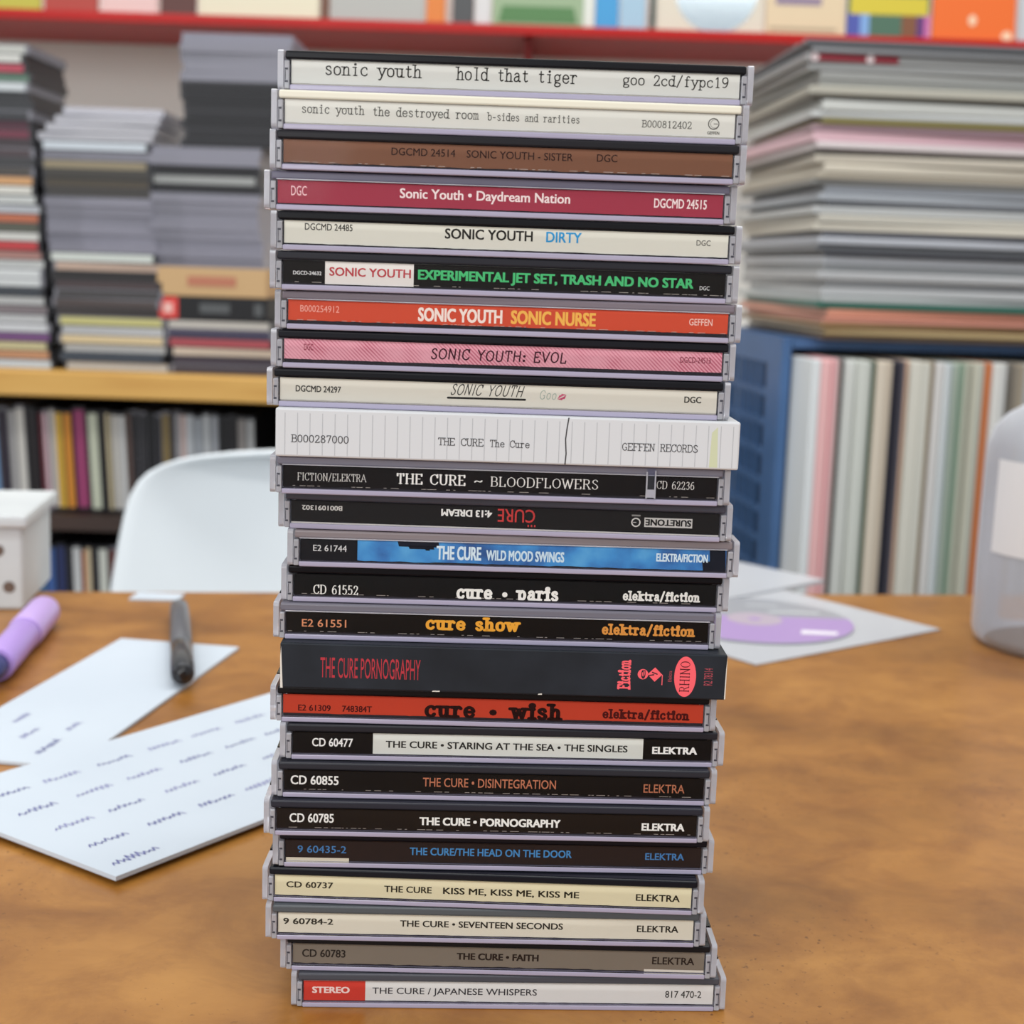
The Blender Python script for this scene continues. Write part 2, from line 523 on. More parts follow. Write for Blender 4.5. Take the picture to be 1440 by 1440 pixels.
r2.color_ramp.elements[1].position, r2.color_ramp.elements[1].color = 0.36, (1, 1, 1, 1)
mxx = n.new('ShaderNodeMix'); mxx.data_type = 'RGBA'; mxx.blend_type = 'MULTIPLY'; mxx.inputs[0].default_value = 0.7
l.new(tc.outputs['Object'], mp.inputs[0]); l.new(mp.outputs[0], n1.inputs['Vector']); l.new(n1.outputs['Fac'], r1.inputs[0])
l.new(tc.outputs['Object'], n2.inputs['Vector']); l.new(n2.outputs['Fac'], r2.inputs[0])
n3 = n.new('ShaderNodeTexNoise'); n3.inputs['Scale'].default_value = 24; n3.inputs['Detail'].default_value = 7; n3.inputs['Roughness'].default_value = 0.7; n3.inputs['Distortion'].default_value = 0.5
r3 = n.new('ShaderNodeValToRGB')
r3.color_ramp.elements[0].position, r3.color_ramp.elements[0].color = 0.36, (0.70, 0.62, 0.52, 1)
r3.color_ramp.elements[1].position, r3.color_ramp.elements[1].color = 0.56, (1, 1, 1, 1)
mx3 = n.new('ShaderNodeMix'); mx3.data_type = 'RGBA'; mx3.blend_type = 'MULTIPLY'; mx3.inputs[0].default_value = 0.85
l.new(tc.outputs['Object'], n3.inputs['Vector']); l.new(n3.outputs['Fac'], r3.inputs[0])
n4 = n.new('ShaderNodeTexNoise'); n4.inputs['Scale'].default_value = 9; n4.inputs['Detail'].default_value = 3
m4 = n.new('ShaderNodeMapRange'); m4.inputs['From Min'].default_value = 0.48; m4.inputs['From Max'].default_value = 0.62; m4.inputs['To Max'].default_value = 0.9
l.new(tc.outputs['Object'], n4.inputs['Vector']); l.new(n4.outputs['Fac'], m4.inputs['Value']); l.new(m4.outputs[0], mxx.inputs[0])
l.new(r1.outputs[0], mx3.inputs[6]); l.new(r3.outputs[0], mx3.inputs[7])
l.new(mx3.outputs[2], mxx.inputs[6]); l.new(r2.outputs[0], mxx.inputs[7]); l.new(mxx.outputs[2], b.inputs['Base Color'])
b.inputs['Roughness'].default_value = 0.33
b.inputs['Specular IOR Level'].default_value = 0.4
bp = n.new('ShaderNodeBump'); bp.inputs['Strength'].default_value = 0.12; bp.inputs['Distance'].default_value = 0.0008
l.new(n1.outputs['Fac'], bp.inputs['Height']); l.new(bp.outputs[0], b.inputs['Normal'])
TB = empty('work_table', (A.x, A.y, 0), (0, 0, ang), label='wide orange-brown wooden table holding the tall stack of CDs', cat='table')
bm = bmesh.new(); box(bm, -0.12, 1.25, -1.1, 0, 0.722, 0.75, bev=0.004, seg=3)
obj('tabletop', bm, tm, TB)
legm = mat('4a4c50', 0.4, metal=0.6)
for lx in (-0.08, 1.21):
    for ly in (-1.06, -0.04):
        bm = bmesh.new(); box(bm, lx - 0.02, lx + 0.02, ly - 0.02, ly + 0.02, 0, 0.722, bev=0.003)
        obj('leg', bm, legm, TB)
bm = bmesh.new()
box(bm, -0.06, 1.19, -0.05, -0.03, 0.66, 0.722); box(bm, -0.06, 1.19, -1.07, -1.05, 0.66, 0.722)
obj('apron', bm, legm, TB)

# ------------------------------------------------------------------ the stack of CDs
ear_m = bpy.data.materials.new('clear_hinge_plastic')
ear_m.use_nodes = True
n, l = nodes_of(ear_m)
_p = n['Principled BSDF']
_p.inputs['Base Color'].default_value = lin('fafaff')
_p.inputs['Transmission Weight'].default_value = 1.0
_p.inputs['Roughness'].default_value = 0.04
_p.inputs['IOR'].default_value = 1.45
_d, _mx = n.new('ShaderNodeBsdfDiffuse'), n.new('ShaderNodeMixShader')
_d.inputs[0].default_value = lin('f2f2fa')
_mx.inputs[0].default_value = 0.33
l.new(_p.outputs[0], _mx.inputs[1]); l.new(_d.outputs[0], _mx.inputs[2]); l.new(_mx.outputs[0], n['Material Output'].inputs[0])
lip_m = clear_mat('clear_edge_plastic', 'e4e2f2', 'b4aec6', 0.8, 0.12)
win_m = bpy.data.materials.new('clear_window_plastic')
win_m.use_nodes = True
n, l = nodes_of(win_m)
_t, _g, _mx, _fr = n.new('ShaderNodeBsdfTransparent'), n.new('ShaderNodeBsdfGlossy'), n.new('ShaderNodeMixShader'), n.new('ShaderNodeFresnel')
_g.inputs['Roughness'].default_value = 0.06
_fr.inputs['IOR'].default_value = 1.12
l.new(_fr.outputs[0], _mx.inputs[0]); l.new(_t.outputs[0], _mx.inputs[1]); l.new(_g.outputs[0], _mx.inputs[2])
l.new(_mx.outputs[0], n['Material Output'].inputs[0])
lid_m = win_m.copy()
lid_m.name = 'clear_lid_plastic'
lid_m.node_tree.nodes['Fresnel'].inputs['IOR'].default_value = 1.42
lid_m.node_tree.nodes['Transparent BSDF'].inputs[0].default_value = lin('f2f2fa')
refraction_m = mat('3c3c46', 0.3)
paper_edge = mat('d9d6cc', 0.7)

# x, y (offset), yaw, z in mm and radians
ST = {1: (-2.844, 2.49, .010, 254.8), 2: (-3.876, -.708, .019, 244.4), 3: (-4.081, -1.526, .015, 234.1), 4: (-5.701, .043, .022, 223.7),
      5: (-3.806, -.368, .023, 213.3), 6: (-3.973, -.232, .025, 202.9), 7: (-2.717, .202, .011, 192.5), 8: (-3.744, .373, .011, 182.1),
      9: (-4.674, -.299, .008, 171.7), 10: (-1.702, -2.921, .020, 158.6), 11: (-3.328, -1.2, .025, 148.2), 12: (-1.77, 2.752, .005, 137.8),
      13: (.974, 2.93, .027, 127.4), 14: (-.947, 5.177, .030, 117.0), 15: (-2.829, 3.586, .029, 106.6), 16: (-.752, -.613, .020, 93.6),
      17: (-3.189, 1.712, .026, 83.2), 18: (-.214, 1.336, .043, 72.8), 19: (-2.196, -1.138, .036, 62.4), 20: (-3.866, -3.262, .038, 52.0),
      21: (-1.764, -.406, .036, 41.6), 22: (-4.539, -2.886, .001, 31.2), 23: (-3.219, -3.058, .032, 20.8), 24: (.645, -.928, .023, 10.4),
      25: (4.023, -1.058, .047, 0.0)}
D0 = 406.02
# label pixel frame (left x, right x, height) and lettering: (text, style, x0, x1, baseline fraction from top, capital height px, colour)
W, K = 'e9e9e4', '26231f'
CD = {
1: ('d6d6d0', '17171b', (409, 1042, 37), [('sonic youth', 'type', 457, 593, .58, 16.5, K), ('hold that tiger', 'type', 640, 812, .60, 16.5, K), ('goo 2cd/fypc19', 'type', 877, 1026, .56, 13.5, K)],
    'off-white spine card with typewriter print, topmost of the tall stack'),
2: ('dbdad2', 'e4e0cf', (400, 1035, 30), [('sonic youth', 'type', 424, 512, .56, 11.5, '4a4843'), ('the destroyed room', 'type', 524, 673, .58, 11.5, '4a4843'), ('b-sides and rarities', 'type', 684, 815, .6, 10, '4a4843'), ('B000812402', 'type', 903, 974, .66, 9, '4a4843')],
    'off-white spine card and cream tray, second from the top'),
3: ('7b5440', '222125', (398, 1032, 36), [('DGCMD 24514', 'sans', 550, 640, .52, 10, '2c1713'), ('SONIC YOUTH - SISTER', 'sans', 656, 806, .52, 10, '2c1713'), ('DGC', 'sans', 840, 869, .5, 10, '2c1713')],
    'plain brown spine card, third from the top'),
4: ('a23a4c', '8d8aa0', (389, 1019, 35), [('DGC', 'sans', 408, 430, .65, 13, 'f0c9cc'), ('Sonic Youth • Daydream Nation', 'bold', 561, 802, .6, 13, 'f6e3e2'), ('DGCMD 24515', 'bold', 921, 996, .64, 12.5, 'f6e3e2')],
    'crimson spine card, fourth from the top'),
5: ('d8d6ca', '131317', (398, 1025, 34), [('DGCMD 24485', 'sans', 427, 494, .39, 9, K), ('SONIC YOUTH', 'bold', 624, 748, .56, 13.5, K), ('DIRTY', 'bold', 767, 817, .57, 14, '2f93cc'), ('DGC', 'sans', 980, 1000, .5, 7.5, '55524d')],
    'cream spine card and one blue word, fifth from the top'),
6: ('15110f', '2a2a30', (397, 1023, 29), [('DGCD-24632', 'bold', 411, 451, .62, 5, 'dedede'), ('SONIC YOUTH', 'bold', 462, 577, .62, 11.5, 'b9434b'), ('EXPERIMENTAL JET SET, TRASH AND NO STAR', 'heavy', 587, 978, .65, 13, '4dbf78'), ('DGC', 'sans', 987, 1001, .72, 5.5, 'dedede')],
    'black spine card with large green capitals, sixth from the top'),
7: ('cf4f36', '9a8e98', (404, 1025, 32), [('B000254912', 'sans', 421, 476, .52, 9, 'eda697'), ('SONIC YOUTH', 'heavy', 587, 706, .75, 18, 'f6e4da'), ('SONIC NURSE', 'heavy', 718, 838, .74, 18, 'f2b957'), ('GEFFEN', 'sans', 970, 1003, .55, 9, 'f2cfc4')],
    'orange-red spine card with white and yellow capitals, seventh from the top'),
8: ('cf7386', '17171d', (399, 1017, 32), [('DGC', 'sans', 427, 440, .5, 9, '8a3347'), ('SONIC YOUTH: EVOL', 'hand', 606, 797, .7, 14, '3a1220'), ('DGCD-24513', 'sans', 958, 1001, .5, 8, '7d2c40')],
    'pink hatched spine card, eighth from the top'),
9: ('d5d1c5', '131318', (393, 1010, 33), [('DGCMD 24297', 'bold', 415, 479, .62, 8.5, '3b3935'), ('SONIC YOUTH', 'italic', 634, 738, .53, 14.5, '1c1b1a'), ('Goo', 'light', 760, 783, .6, 12, '7f9b90'), ('DGC', 'bold', 964, 988, .55, 8.5, K)],
    'cream spine card, handwritten title and a pink kiss mark'),
11: ('130e0f', '9a97a6', (398, 1009, 30), [('FICTION/ELEKTRA', 'serif', 418, 515, .68, 10, 'd9d6d2'), ('THE CURE', 'serifb', 557, 654, .7, 13.5, 'f0eeea'), ('~', 'serifb', 666, 678, .66, 13, 'f0eeea'), ('BLOODFLOWERS', 'serif', 689, 841, .7, 13, 'e6e3df'), ('CD 62236', 'serif', 924, 977, .58, 10.5, 'e6e3df')],
    'black spine card under cracked clear plastic, below the white box'),
12: ('1c1a1b', '5a5966', (408, 1014, 25), [('B001091302', 'bold', 423, 480, .22, 6.5, 'd5d3cf'), ('4:13 DREAM', 'heavy', 620, 692, .2, 9.5, 'efefec'), ('CURE', 'sans', 700, 753, .1, 18, 'c8403f')],
    'black spine card printed upside down, second below the white box'),
13: ('2f7fc0', 'a79b9e', (422, 1022, 30), [('E2 61744', 'sans', 440, 487, .58, 8.5, 'd8d8d8'), ('THE CURE', 'heavy', 613, 676, .8, 18.5, 'd8eaf4'), ('WILD MOOD SWINGS', 'heavy', 683, 793, .78, 14, 'cfe4f0'), ('ELEKTRA/FICTION', 'heavy', 923, 996, .6, 11, 'd8eaf4')],
    'mottled blue spine card with a black left end'),
14: ('0c0b0c', '0d0c12', (413, 1008, 30), [('CD 61552', 'serifb', 440, 503, .93, 12, 'ecebe6'), ('cure • paris', 'coop', 641, 785, .95, 17, 'f2f1ec'), ('elektra/fiction', 'coop', 876, 986, .82, 11.5, 'ecebe6')],
    'black spine card, chunky white lettering cut off along its lower edge'),
15: ('0f0b0a', '8e8b98', (403, 996, 29), [('E2 61551', 'sans', 425, 487, .72, 10.5, 'e0956c'), ('cure show', 'coop', 598, 732, .66, 16, 'f0aa3c'), ('elektra/fiction', 'coop', 846, 978, .68, 13, 'e59a48')],
    'black spine card with chunky orange lettering, lying on the thick black box'),
17: ('c0412c', '101014', (397, 991, 27), [('E2 61309', 'bold', 418, 464, .78, 8.5, '4a0f10'), ('748384T', 'bold', 480, 522, .78, 8.5, '4a0f10'), ('cure • wish', 'coop', 596, 792, .88, 20, '210708'), ('elektra/fiction', 'coop', 848, 972, .74, 11.5, '4a0f10')],
    'red-orange spine card with black chunky lettering, under the thick black box'),
18: ('0e0c0d', '26262c', (411, 1001, 25), [('CD 60477', 'bold', 438, 495, .68, 11.5, 'efefed'), ('THE CURE • STARING AT THE SEA • THE SINGLES', 'bold', 541, 882, .68, 9.5, '2b2b2a'), ('ELEKTRA', 'heavy', 917, 981, .72, 10, 'f4f4f2')],
    'black spine card with a long white middle panel'),
19: ('100e0e', '2c2d34', (400, 990, 30), [('CD 60855', 'bold', 409, 476, .7, 12.5, 'f0f0ed'), ('THE CURE • DISINTEGRATION', 'sans', 594, 781, .68, 12.5, 'c27a5c'), ('ELEKTRA', 'sans', 905, 963, .75, 12, 'b77457')],
    'black spine card with brownish orange capitals'),
20: ('1c1613', '2c2d36', (388, 980, 30), [('CD 60785', 'bold', 406, 468, .68, 12.5, 'efefec'), ('THE CURE • PORNOGRAPHY', 'heavy', 588, 787, .7, 11, 'f4f4f0'), ('ELEKTRA', 'heavy', 902, 963, .76, 10.5, 'f4f4f0')],
    'dark spine card with heavy white capitals, sixth from the bottom'),
21: ('2b211f', '15151c', (401, 986, 27), [('9 60435-2', 'sans', 418, 486, .63, 10, '4a80b8'), ('THE CURE/THE HEAD ON THE DOOR', 'bold', 575, 803, .64, 10.5, '4a8cc6'), ('ELEKTRA', 'bold', 907, 962, .65, 9.5, '4a80b8')],
    'dark brown spine card with blue capitals, fifth from the bottom'),
22: ('ddd5b4', '15171f', (386, 973, 31), [('CD 60737', 'bold', 402, 468, .6, 8.5, '3a352a'), ('THE CURE', 'bold', 540, 607, .68, 9, '2d291f'), ('KISS ME, KISS ME, KISS ME', 'bold', 623, 815, .68, 9, '2d291f'), ('ELEKTRA', 'bold', 895, 957, .7, 9.5, '2d291f')],
    'yellowish cream spine card and black tray, fourth from the bottom'),
23: ('dbd6c6', '54585c', (390, 976, 27), [('9 60784-2', 'bold', 397, 467, .56, 8.5, '38342d'), ('THE CURE • SEVENTEEN SECONDS', 'bold', 561, 791, .58, 9, '2d2a25'), ('ELEKTRA', 'bold', 896, 955, .62, 9.5, '2d2a25')],
    'cream spine card and grey tray, third from the bottom'),
24: ('7f7569', '1a1a1d', (410, 992, 26), [('CD 60783', 'bold', 423, 484, .66, 11, '2e2723'), ('THE CURE • FAITH', 'heavy', 641, 757, .62, 9.5, '2c211d'), ('ELEKTRA', 'bold', 918, 978, .63, 10.5, '2c211d')],
    'grey-brown spine card, second from the bottom'),
25: ('d9d8d6', '4a4b52', (423, 1007, 27.5), [('STEREO', 'heavy', 435, 488, .62, 9, 'f2d9d3'), ('THE CURE / JAPANESE WHISPERS', 'sans', 520, 754, .64, 9.2, '37353a'), ('817 470-2', 'sans', 938, 990, .67, 10, '33322f')],
    'white spine card with a red left block, lowest of the stack'),
}
# further colour fields on a card: (x0px, x1px, top frac, bottom frac, colour)
FIELDS = {
 6: [(456, 581, 0, 1, 'e2ddd8')],
 12: [(408, 1014, 1.0, 1.14, 'c9c2bd')],
 13: [(422, 502, 0, 1, '16151a')],
 18: [(523, 904, 0, 1, 'd5d8d2')],
 21: [(402, 490, .88, 1.05, 'd8cfbb')],
 24: [(907, 992, .9, 1.02, 'd9d2c6')],
 25: [(423, 510, 0, 1, 'c93f34')],
}
UP = {12: True}


def blue_card():
    return noise_mat('mottled_blue_print', ['123a78', '2a6fb4', '3a8fd0', '58a8dc'], 90, rough=0.35, detail=5, stops=[.3, .45, .58, .75])


def hatch_card():
    m = bpy.data.materials.new('pink_hatched_print')
    m.use_nodes = True
    n, l = nodes_of(m)
    b = n['Principled BSDF']
    tc = n.new('ShaderNodeTexCoord')
    mp = n.new('ShaderNodeMapping'); mp.inputs['Rotation'].default_value = (0, 0.8, 0)
    wv = n.new('ShaderNodeTexWave'); wv.inputs['Scale'].default_value = 420; wv.bands_direction = 'X'
    wv.inputs['Distortion'].default_value = 0.4
    nz = n.new('ShaderNodeTexNoise'); nz.inputs['Scale'].default_value = 130
    ad = n.new('ShaderNodeMath'); ad.operation = 'MULTIPLY_ADD'; ad.inputs[1].default_value = 0.6
    rp = n.new('ShaderNodeValToRGB')
    rp.color_ramp.elements[0].position, rp.color_ramp.elements[0].color = 0.3, lin('b04862')
    rp.color_ramp.elements[1].position, rp.color_ramp.elements[1].color = 0.9, lin('dc9aa8')
    l.new(tc.outputs['Object'], mp.inputs[0]); l.new(mp.outputs[0], wv.inputs['Vector']); l.new(tc.outputs['Object'], nz.inputs['Vector'])
    l.new(wv.outputs['Fac'], ad.inputs[0]); l.new(nz.outputs['Fac'], ad.inputs[2]); l.new(ad.outputs[0], rp.inputs[0])
    l.new(rp.outputs[0], b.inputs['Base Color'])
    b.inputs['Roughness'].default_value = 0.4
    return m


ZT, ZB = 7.85, 1.88   # top and bottom of a spine card, mm


def ear_mesh(side):
    bm = bmesh.new()
    s = side
    # outer cheek with rounded corners
    pts = []
    y0, y1, z0, z1, r = 0.15, 13.2, 0.25, 10.35, 1.0
    for cx, cz, a0 in ((y1 - r, z1 - r, 0), (y0 + r, z1 - r, 90), (y0 + r * 1.3, z0 + r * 1.3, 180), (y1 - r, z0 + r, 270)):
        for k in range(5):
            a = math.radians(a0 + 22.5 * k)
            rr = r * 1.3 if a0 == 180 else r
            pts.append((cx + rr * math.cos(a), cz + rr * math.sin(a)))
    lo = [bm.verts.new((s * 61.0 * MM, p[0] * MM, p[1] * MM)) for p in pts]
    hi = [bm.verts.new((s * 62.5 * MM, p[0] * MM, p[1] * MM)) for p in pts]
    nn = len(pts)
    fs = [bm.faces.new(lo), bm.faces.new(list(reversed(hi)))] + [bm.faces.new((lo[(k + 1) % nn], lo[k], hi[k], hi[(k + 1) % nn])) for k in range(nn)]
    bmesh.ops.recalc_face_normals(bm, faces=fs)
    a, c = sorted((s * 59.35 * MM, s * 60.8 * MM))
    box(bm, a, c, 0.0, 11 * MM, 0.3 * MM, 7.6 * MM, 0, bev=0.3 * MM)
    return bm


def refraction_mesh(side):  # dark bars painted in for the refraction inside the clear hinge
    bm = bmesh.new()
    s = side
    a, c = sorted((s * 59.75 * MM, s * 60.6 * MM))
    box(bm, a, c, -0.05 * MM, 0.3 * MM, 5.2 * MM, 5.7 * MM)
    box(bm, a, c, -0.05 * MM, 0.3 * MM, 2.0 * MM, 2.5 * MM)
    a, c = sorted((s * 60.35 * MM, s * 60.55 * MM))
    box(bm, a, c, -0.05 * MM, 0.3 * MM, 2.6 * MM, 5.1 * MM)
    return bm


EAR = {}
GRP = 'CDs in the tall stack on the table'


def make_cd(i):
    card, tray, (pl, pr, ph), texts, desc = CD[i]
    x, y, a, z = ST[i]
    root = empty('cd_case', (x * MM, (D0 + y) * MM, 0.75 + z * MM), (0, 0, a), label='clear-cased CD, ' + desc, cat='CD', group=GRP)
    # back shell: bottom plate with its milky front lip, window over the spine card, side walls
    bm = bmesh.new()
    box(bm, -59.3 * MM, 59.3 * MM, 0, 137 * MM, 0.05 * MM, 1.55 * MM, 0, bev=0.35 * MM)
    box(bm, -59.3 * MM, 59.3 * MM, 0, 0.6 * MM, 1.56 * MM, 7.9 * MM, 1)
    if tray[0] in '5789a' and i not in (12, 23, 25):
        box(bm, -59.2 * MM, 59.2 * MM, -.05 * MM, .3 * MM, 7.95 * MM, 8.2 * MM, 3)  # pale strip standing in for a bright reflection along the plastic edge
    for s in (-1, 1):
        p, q = sorted((s * 59.3 * MM, s * 58.2 * MM))
        box(bm, p, q, 12 * MM, 137 * MM, 1.56 * MM, 7.5 * MM, 2)
    box(bm, -59.3 * MM, 59.3 * MM, 136 * MM, 137 * MM, 1.56 * MM, 7.5 * MM, 2)
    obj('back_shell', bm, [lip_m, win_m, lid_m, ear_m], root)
    # tray with the long ridge along the hinge side
    clear_tray = tray[0] in '5789a' and i not in (23, 25)
    tmat = clear_mat('clear_tray_plastic', 'c9c7d6', tray, 0.55, 0.2) if clear_tray else mat(tray, 0.25, 0.16)
    bm = bmesh.new()
    box(bm, -60.6 * MM, 60.6 * MM, 0.35 * MM, 12.6 * MM, 8.0 * MM, 10.2 * MM, 0, bev=0.55 * MM, seg=3)
    for k in range(3):   # ribs on top of the ridge
        box(bm, -60 * MM, 60 * MM, (3.2 + 3 * k) * MM, (3.9 + 3 * k) * MM, 10.1 * MM, 10.33 * MM, 0)
    box(bm, -57.8 * MM, 57.8 * MM, 1.6 * MM, 135.5 * MM, 2.2 * MM, 7.9 * MM, 0)
    obj('tray', bm, tmat, root)
    # spine card and its print
    cols = []

    def ci(h):
        if h not in cols:
            cols.append(h)
        return cols.index(h)
    ci(card)
    wv = pr - pl
    u = lambda px: ((px - pl) / wv - .5) * 118 * MM
    hz = (ZT - ZB)
    pxmm = 118.0 / wv
    bm = bmesh.new()
    # lower edge torn along its perforation
    rnd = random.Random(i)
    n = 60
    wob = .10 if i in (1, 2, 4, 5, 9, 22, 23, 25, 18) else .28
    top, bot = [], []
    for k in range(n + 1):
        xx = (-59 + 118 * k / n) * MM
        top.append((xx, ZT * MM))
        bot.append((xx, (ZB + (.5 if i in (7, 8, 17) else 0) + rnd.uniform(0, wob)) * MM))
    yb, yf = 1.05 * MM, 0.85 * MM
    for k in range(n):
        quad(bm, [(bot[k][0], yf, bot[k][1]), (bot[k + 1][0], yf, bot[k + 1][1]), (top[k + 1][0], yf, top[k + 1][1]), (top[k][0], yf, top[k][1])], 0)
    box(bm, -59 * MM, 59 * MM, 0.87 * MM, yb, (ZB + .6) * MM, ZT * MM, 0)
    if i not in (12,):
        box(bm, -58.9 * MM, 58.9 * MM, 0.95 * MM, 1.1 * MM, 1.6 * MM, 3.2 * MM, ci('2a262c' if i not in (1, 2, 9) else 'b5afa6'))  # dark band painted as the shadow line beneath the card, paler on some
    if i in (3, 6, 7, 11, 14, 15, 19, 20):   # pale torn perforation along the lower edge
        xx = -58.5
        while xx < 58:
            L = rnd.uniform(.4, 2.6)
            if rnd.random() < .55:
                z0 = ZB + .30 + (.35 if i == 7 else 0)
                quad(bm, [(xx * MM, .843 * MM, z0 * MM), (min(58.5, xx + L) * MM, .843 * MM, z0 * MM), (min(58.5, xx + L) * MM, .843 * MM, (z0 + .13) * MM), (xx * MM, .843 * MM, (z0 + .11) * MM)], ci('b5aca4'))
            xx += L + rnd.uniform(.2, 1.2)
    for x0, x1, f0, f1, h in FIELDS.get(i, []):
        x0, x1 = max(u(x0), -59 * MM), min(u(x1), 59 * MM)
        quad(bm, [(x0, .84 * MM, (ZT - f1 * hz) * MM), (x1, .84 * MM, (ZT - f1 * hz) * MM), (x1, .84 * MM, (ZT - f0 * hz) * MM), (x0, .84 * MM, (ZT - f0 * hz) * MM)], ci(h))
    for (s, st, x0, x1, bf, cap, col) in texts:
        mi = ci(col)
        capm = cap * pxmm * MM * 1.02
        cut = (ZB + .1) * MM if i == 14 else None
        put_text(bm, s, st, u(x0), u(x1), (ZT - bf * hz) * MM, capm, .82 * MM, mi, flip=(i in UP), zmin=cut)
    if i == 2:   # ring emblem with a bar, a small word under it
        c = (u(1005), (ZT - .42 * hz) * MM)
        ring(bm, c, 1.25 * MM, 1.5 * MM, .82 * MM, ci('55534e'))
        quad(bm, [(c[0], .82 * MM, c[1] - .12 * MM), (c[0] + 1.1 * MM, .82 * MM, c[1] - .12 * MM), (c[0] + 1.1 * MM, .82 * MM, c[1] + .12 * MM), (c[0], .82 * MM, c[1] + .12 * MM)], ci('8d8a84'))
        ring(bm, (c[0] + .25 * MM, c[1]), 1.0 * MM, 1.12 * MM, .82 * MM, ci('8d8a84'))
        put_text(bm, 'GEFFEN', 'bold', c[0] - 1.6 * MM, c[0] + 1.6 * MM, c[1] - 2.7 * MM, .75 * MM, .82 * MM, ci('4a4843'))
    if i == 9:   # underline and kiss mark
        V, FC = [], []
        ribbon(V, FC, [(u(630), (ZT - .68 * hz) * MM), (u(739), (ZT - .66 * hz) * MM)], .55 * MM)
        vs = [bm.verts.new((p[0], .82 * MM, p[1])) for p in V]
        for f in FC:
            q = bm.faces.new([vs[k] for k in f]); q.material_index = ci('1c1b1a')
        cx, cz = u(791), (ZT - .48 * hz) * MM
        for up, h in ((1, 'c25a78'), (-1, 'b84468')):
            pts = [(-1.35, 0), (-.9, .35), (-.35, .75), (0, .55), (.35, .8), (.9, .4), (1.35, 0), (.6, .12), (0, .16), (-.6, .12)]
            if up < 0:
                pts = [(p[0], -p[1] * 1.05) for p in pts][::-1]
            ca, sa = math.cos(.5), math.sin(.5)
            f = bm.faces.new([bm.verts.new((cx + (p[0] * ca - p[1] * sa) * MM, .82 * MM, cz + (p[0] * sa + p[1] * ca) * MM)) for p in pts])
            f.material_index = ci(h)
    if i == 12:  # upside-down emblem and boxed word
        c = (u(896), (ZT - .52 * hz) * MM)
        ring(bm, c, .95 * MM, 1.3 * MM, .82 * MM, ci('d0cecb'))
        quad(bm, [(c[0] - .8 * MM, .82 * MM, c[1] - .1 * MM), (c[0] + .1 * MM, .82 * MM, c[1] - .1 * MM), (c[0] + .1 * MM, .82 * MM, c[1] + .1 * MM), (c[0] - .8 * MM, .82 * MM, c[1] + .1 * MM)], ci('d0cecb'))
        quad(bm, [(c[0] - 1.2 * MM, .82 * MM, c[1] + 1.7 * MM), (c[0] + 1.2 * MM, .82 * MM, c[1] + 1.7 * MM), (c[0] + 1.2 * MM, .82 * MM, c[1] + 2.15 * MM), (c[0] - 1.2 * MM, .82 * MM, c[1] + 2.15 * MM)], ci('8d8b88'))
        x0, x1, z0, z1 = u(908), u(976), (ZT - .72 * hz) * MM, (ZT - .28 * hz) * MM
        quad(bm, [(x0, .83 * MM, z0), (x1, .83 * MM, z0), (x1, .83 * MM, z1), (x0, .83 * MM, z1)], ci('c4c2bf'))
        put_text(bm, 'SURETONE', 'heavy', x0 + .3 * MM, x1 - .3 * MM, z1 - .45 * MM, (z1 - z0) - .9 * MM, .82 * MM, ci('1c1a1b'), flip=True)
        for px in (700, 706, 712):   # small word inside the red initial
            quad(bm, [(u(752) - (px - 700) * .15 * MM, .815 * MM, (ZT - .8 * hz) * MM), (u(752) - (px - 700) * .15 * MM + .4 * MM, .815 * MM, (ZT - .8 * hz) * MM),
                      (u(752) - (px - 700) * .15 * MM + .4 * MM, .815 * MM, (ZT - .9 * hz) * MM), (u(752) - (px - 700) * .15 * MM, .815 * MM, (ZT - .9 * hz) * MM)], ci('c8403f'))
    if i == 13:  # black brush marks at the top and the right end
        for x0, x1, f0, f1 in ((1000, 1022, 0, 1), (560, 617, 0, .26), (575, 610, .2, .36), (990, 1002, .55, 1), (598, 604, .3, .42)):
            x0, x1 = u(x0), min(u(x1), 59 * MM)
            quad(bm, [(x0, .838 * MM, (ZT - f1 * hz) * MM), (x1, .838 * MM, (ZT - f1 * hz) * MM), (x1 - .3 * MM, .838 * MM, (ZT - f0 * hz) * MM), (x0 - .4 * MM, .838 * MM, (ZT - f0 * hz) * MM)], ci('171a26'))
    ms = [blue_card() if i == 13 else hatch_card() if i == 8 else mat(card, 0.45, 0.12)] + [mat(h, 0.5, 0.12) for h in cols[1:]]
    obj('spine_card', bm, ms, root)
    if i == 11:  # loose strip of clear plastic broken out of the window
        bm = bmesh.new()
        box(bm, u(909), u(921), -.35 * MM, -.02 * MM, 1.9 * MM, 9.9 * MM, 0)
        box(bm, u(908), u(910), -.45 * MM, -.02 * MM, 1.7 * MM, 9.0 * MM, 1)
        box(bm, u(920), u(922), -.45 * MM, -.02 * MM, 1.7 * MM, 9.4 * MM, 1)
        box(bm, u(909), u(920), -.4 * MM, -.02 * MM, 2.0 * MM, 4.2 * MM, 1)
        obj('cracked_window_strip', bm, [lid_m, ear_m], root)
    # lid
    bm = bmesh.new()
    box(bm, -62.5 * MM, 62.5 * MM, 13.6 * MM, 142 * MM, 9.25 * MM, 10.35 * MM, 0)
    for s in (-1, 1):
        p, q = sorted((s * 61.2 * MM, s * 62.5 * MM))
        box(bm, p, q, 13.6 * MM, 142 * MM, 2.0 * MM, 9.24 * MM, 0)
    obj('lid', bm, lid_m, root)
    bm = bmesh.new(); box(bm, -59.5 * MM, 59.5 * MM, 18 * MM, 138 * MM, 8.0 * MM, 9.2 * MM)
    obj('booklet', bm, paper_edge, root)
